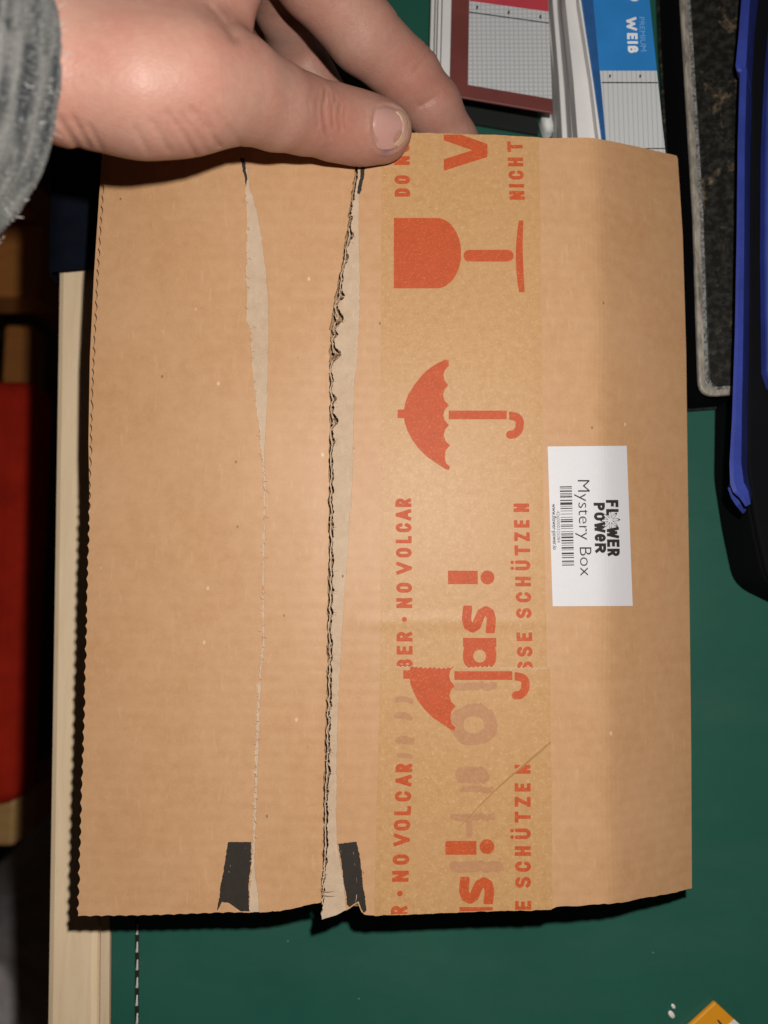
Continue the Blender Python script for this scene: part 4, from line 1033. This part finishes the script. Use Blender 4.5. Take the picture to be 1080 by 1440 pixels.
# marbled book
zt = 0.024
def rounded(pts, r, seg_=6):
    out = []; n = len(pts)
    for i in range(n):
        p0, p1, p2 = np.array(pts[i-1], float), np.array(pts[i], float), np.array(pts[(i+1) % n], float); rr = r[i] if isinstance(r, (list, tuple)) else r
        if rr == 0: out.append(tuple(p1)); continue
        a = p1 + (p0 - p1)/np.linalg.norm(p0 - p1)*rr; b = p1 + (p2 - p1)/np.linalg.norm(p2 - p1)*rr
        for t in np.linspace(0, 1, seg_ + 1): out.append(tuple((1-t)**2*a + 2*t*(1-t)*p1 + t*t*b))
    return out
bk = [(950, -200), (958, 0), (976, 300), (984, 558), (1064, 552), (1064, -200)]
c = on_z(1005, 280, DZ); book = empty('book', (c[0], c[1], DZ))
tag(book, "old black marbled hardback book with a worn pale edge, between box and blue folder", "book")
outl = ccw(rounded(zpoly(bk, zt), [0, 0, 0, .006, 0, 0]))
ins_ = lambda d: ccw(rounded(zpoly([(bk[0][0] + d, -200), (958 + d, 0), (976 + d, 300), (984 + d, 558 - d), (1064, 552 - d), (1064, -200)], zt), [0, 0, 0, max(.001, .006 - d*.0002), 0, 0]))
at(book, prism('lower_cover', outl, DZ, DZ + .0022, M['marbled'], book, .0006))
at(book, prism('spine', ins_(3), DZ + .0023, zt - .0025, M['black_plastic'], book))
at(book, prism('worn_rim', outl, zt - .0024, zt - .0003, M['worn'], book, .0008))
at(book, prism('binding_line', ins_(8.5), zt - .0005, zt, M['silver'], book, .0002))
at(book, prism('cover_panel', ins_(13), zt - .0003, zt + .0003, M['marbled'], book, .0003))
# blue folder, black binder and second blue folder
def wall(name, path, wid, z0, zts, mat, parent, lean=0.0):
    """thin upright sheet following a pixel path measured at its rim"""
    A = [np.array(on_z(x, y, z)[:2]) for (x, y), z in zip(path, zts)]; V = []; Fc = []; n = len(A)
    for i in range(n):
        t = A[min(i+1, n-1)] - A[max(i-1, 0)]; t /= np.linalg.norm(t); nr = np.array([-t[1], t[0]])
        nr = nr if nr[0] > 0 else -nr; w_ = wid[i] if isinstance(wid, (list, tuple)) else wid; z = zts[i]
        bt = A[i] + nr*lean
        V += [(*bt, z0), (*A[i], z - .0008), (*(A[i] + nr*w_*.25), z), (*(A[i] + nr*w_), z - .0002), (*(bt + nr*w_), z0)]
    for i in range(n - 1):
        for j in range(5): Fc.append((5*i + j, 5*i + (j+1) % 5, 5*(i+1) + (j+1) % 5, 5*(i+1) + j))
    Fc += [(0, 1, 2, 3, 4), tuple(5*(n-1) + j for j in (4, 3, 2, 1, 0))]
    return at(parent, mesh(name, V, Fc, mat, parent))
c = on_z(1040, 350, DZ); fo = empty('blue_folder', (c[0], c[1], DZ))
tag(fo, "royal blue plastic folder on its edge right of the marbled book", "folder")
pth = [(1062, -160), (1044, 0), (1040, 50), (1036, 90), (1037.5, 97), (1042, 100), (1039, 200), (1037.5, 330), (1035, 470), (1031, 590), (1027.5, 650), (1028.5, 680), (1033, 692), (1042, 700), (1050, 712)]
wall('folder_sheet', pth, [.0026, .0026, .0028, .0032, .0028, .0020, .0020, .0022, .0024, .0028, .0034, .0040, .0042, .0032, .0016], DZ, [.038]*len(pth), M['blue_plastic'], fo, .024)
wall('folder_corner', [(1025, 686), (1030, 700), (1037, 711), (1046, 722)], [.002, .0024, .0026, .0015], DZ, [.034, .033, .033, .031], M['blue_plastic'], fo, .018)
c = on_z(1090, 400, DZ); bb = empty('ring_binder', (c[0], c[1], DZ))
tag(bb, "black ring binder standing between the two blue folders at right edge", "ring binder")
zt = .026
pl = ccw(rounded(zpoly([(1075, -160), (1057, 0), (1054, 350), (1051, 660), (1064, 740), (1082, 822), (1160, 860), (1160, -160)], zt), [0, 0, 0, .004, .004, .006, 0, 0]))
at(bb, prism('binder_body', pl, DZ, zt - .003, M['black_plastic'], bb, .001))
at(bb, prism('binder_cover', pl, zt - .0029, zt, M['black_plastic'], bb, .001))
c = on_z(1090, 300, .026); f2 = empty('blue_folder', (c[0], c[1], .026))
tag(f2, "strip of blue folder at the right picture edge lying on the black binder", "folder")
pl = ccw(zpoly([(1100, -100), (1083, 90), (1078, 200), (1077, 350), (1079, 520), (1087, 545), (1150, 550), (1150, -100)], .031))
at(f2, prism('folder_sheet', pl, .0262, .031, M['blue_plastic'], f2, .001))
at(f2, prism('folder_flap', shifted(pl, .004, 0), 0.0312, .0325, M['blue_plastic'], f2, .0005))
# orange packet and crumbs at the lower right
zt = .0026
c = on_z(1005, 1450, DZ); op = empty('card_packet', (c[0], c[1], DZ))
tag(op, "corner of an orange card packet with a white band, lower right on mat", "packet")
A, Bq, Cq = (1006, 1409), (1150, 1542), (880, 1525)
Dq = (Bq[0] + Cq[0] - A[0], Bq[1] + Cq[1] - A[1])
pts = [A, Bq, Dq, Cq]
at(op, prism('packet_body', ccw(zpoly(pts, zt)), DZ, zt, M['orange'], op, .0006))
b0, b1 = lerp2(A, Bq, .185), lerp2(A, Bq, .27); c0, c1 = lerp2(Cq, Dq, .185), lerp2(Cq, Dq, .27)
quad_on('white_band', [b0, b1, c1, c0], zt + .0003, M['white_card'], op, .0002)
quad_on('printed_line', [(1008.5, 1434.5), (1010.5, 1434), (1018, 1443), (1015, 1444)], zt + .0003, M['mark'], op, .0001)
for i, (x, y, s, lb) in enumerate(((943.5, 1425.5, .00095, "larger white crumb on the green mat near the orange packet"), (946.5, 1414.5, .0006, "tiny white crumb just above the larger crumb on the mat"))):
    c = on_z(x, y, DZ); o = blob('crumb', s, s*1.5, s*.6, M['white_card'], None, 20 + i, 6, 2.2); o.location = (c[0], c[1], DZ - .0001); o.rotation_euler = (0, 0, .6)
    tag(o, lb, "crumb", "white crumbs on the mat")
# added dark sheet over the desk edge, deepening the wrist's shadow
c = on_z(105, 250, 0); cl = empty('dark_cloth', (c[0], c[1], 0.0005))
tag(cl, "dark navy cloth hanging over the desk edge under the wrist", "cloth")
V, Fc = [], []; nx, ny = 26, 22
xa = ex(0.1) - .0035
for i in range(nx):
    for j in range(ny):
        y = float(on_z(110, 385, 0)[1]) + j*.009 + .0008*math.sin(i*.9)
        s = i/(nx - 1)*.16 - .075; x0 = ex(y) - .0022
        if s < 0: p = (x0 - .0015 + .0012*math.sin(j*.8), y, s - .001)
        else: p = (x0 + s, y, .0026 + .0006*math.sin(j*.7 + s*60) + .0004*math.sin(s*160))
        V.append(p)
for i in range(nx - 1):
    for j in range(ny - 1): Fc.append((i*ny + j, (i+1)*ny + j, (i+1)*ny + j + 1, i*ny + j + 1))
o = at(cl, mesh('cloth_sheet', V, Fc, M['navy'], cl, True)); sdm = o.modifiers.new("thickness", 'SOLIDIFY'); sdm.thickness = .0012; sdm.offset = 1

# ------------------------------------------------------------------ beside the desk: chair with a red cushion, pale cloth bag
zs = -0.27
def zx(px, py, z): return on_z(px, py, z)
rx = float(zx(36, 800, zs)[0]); ya = float(zx(20, 1200, zs)[1]); yb = float(zx(20, 412, zs)[1])
ch = empty('chair', (rx - .2, (ya + yb)/2, -0.74))
tag(ch, "wooden chair with a red seat cushion beside the desk at left", "chair")
W = .40
y1c = float(zx(20, 1140, zs)[1]); y2c = float(zx(20, 530, zs)[1])
at(ch, boxm('seat_rail', rx - W, rx - .004, ya, ya + .034, zs - .045, zs - .012, M['chair_pale'], ch, .004))
at(ch, boxm('seat_rail', rx - W, rx - .004, yb, yb + .06, zs - .045, zs - .006, M['chair_wood'], ch, .004))
at(ch, boxm('side_rail', rx - W, rx - W + .03, ya + .035, yb - .001, zs - .06, zs - .03, M['chair_wood'], ch, .004))
at(ch, boxm('side_rail', rx - .06, rx - .035, ya + .035, yb - .001, zs - .09, zs - .062, M['chair_wood'], ch, .004))
o = at(ch, boxm('cushion', rx - W + .02, rx + .001, y1c, y2c, zs - .04, zs, M['red_fabric'], ch)); bevel(o, .016, 4)
for x in (rx - W + .002, rx - .042):
    for y in (ya + .002, yb + .01):
        at(ch, boxm('leg', x, x + .036, y, y + .032, -0.7395, zs - .0455, M['chair_wood'], ch, .004))
    at(ch, boxm('back_post', x, x + .036, yb + .061, yb + .09, -0.45, zs + .40, M['chair_wood'], ch, .004))
for zz in (.16, .30):
    at(ch, boxm('back_slat', rx - W + .039, rx - .043, yb + .066, yb + .082, zs + zz, zs + zz + .07, M['chair_wood'], ch, .003))
c = on_z(-10, 1480, -0.30); bag = empty('cloth_bag', (c[0] - .06, c[1] - .06, -0.74))
tag(bag, "pale grey cloth bag standing on the floor in the lower left corner", "bag")
V, Fc = [], []; nv, nu = 26, 40; rb = np.random.RandomState(9)
for i in range(nv + 1):
    t = i/nv; r = (.11 + .012*math.sin(t*7))*(1 - .10*t) if t < .93 else .10*(1 - t)/.07*.9 + .0
    for j in range(nu):
        a = 2*math.pi*j/nu; q = r*(1 + .05*math.sin(3*a + 4*t) + .03*math.sin(9*a + 11*t)); V.append((q*math.cos(a), q*1.1*math.sin(a), .43*min(t/.93, 1) + .012*math.sin(5*a)*t + .02*max(0, (t - .93)/.07)))
for i in range(nv):
    for j in range(nu): Fc.append((i*nu + j, i*nu + (j+1) % nu, (i+1)*nu + (j+1) % nu, (i+1)*nu + j))
Fc.append(tuple(range(nu))[::-1])
mesh('bag_body', V, Fc, M['grey_cloth'], bag, True)
hV, hF = [], []
for i in range(21):
    a = math.pi*i/20
    for j in range(6):
        b = 2*math.pi*j/6; rr = .05 + .006*math.cos(b); hV.append((rr*math.cos(a), .006*math.sin(b), .43 + rr*math.sin(a)))
for i in range(20):
    for j in range(6): hF.append((i*6 + j, i*6 + (j+1) % 6, (i+1)*6 + (j+1) % 6, (i+1)*6 + j))
mesh('bag_handle', hV, hF, M['grey_cloth'], bag, True)
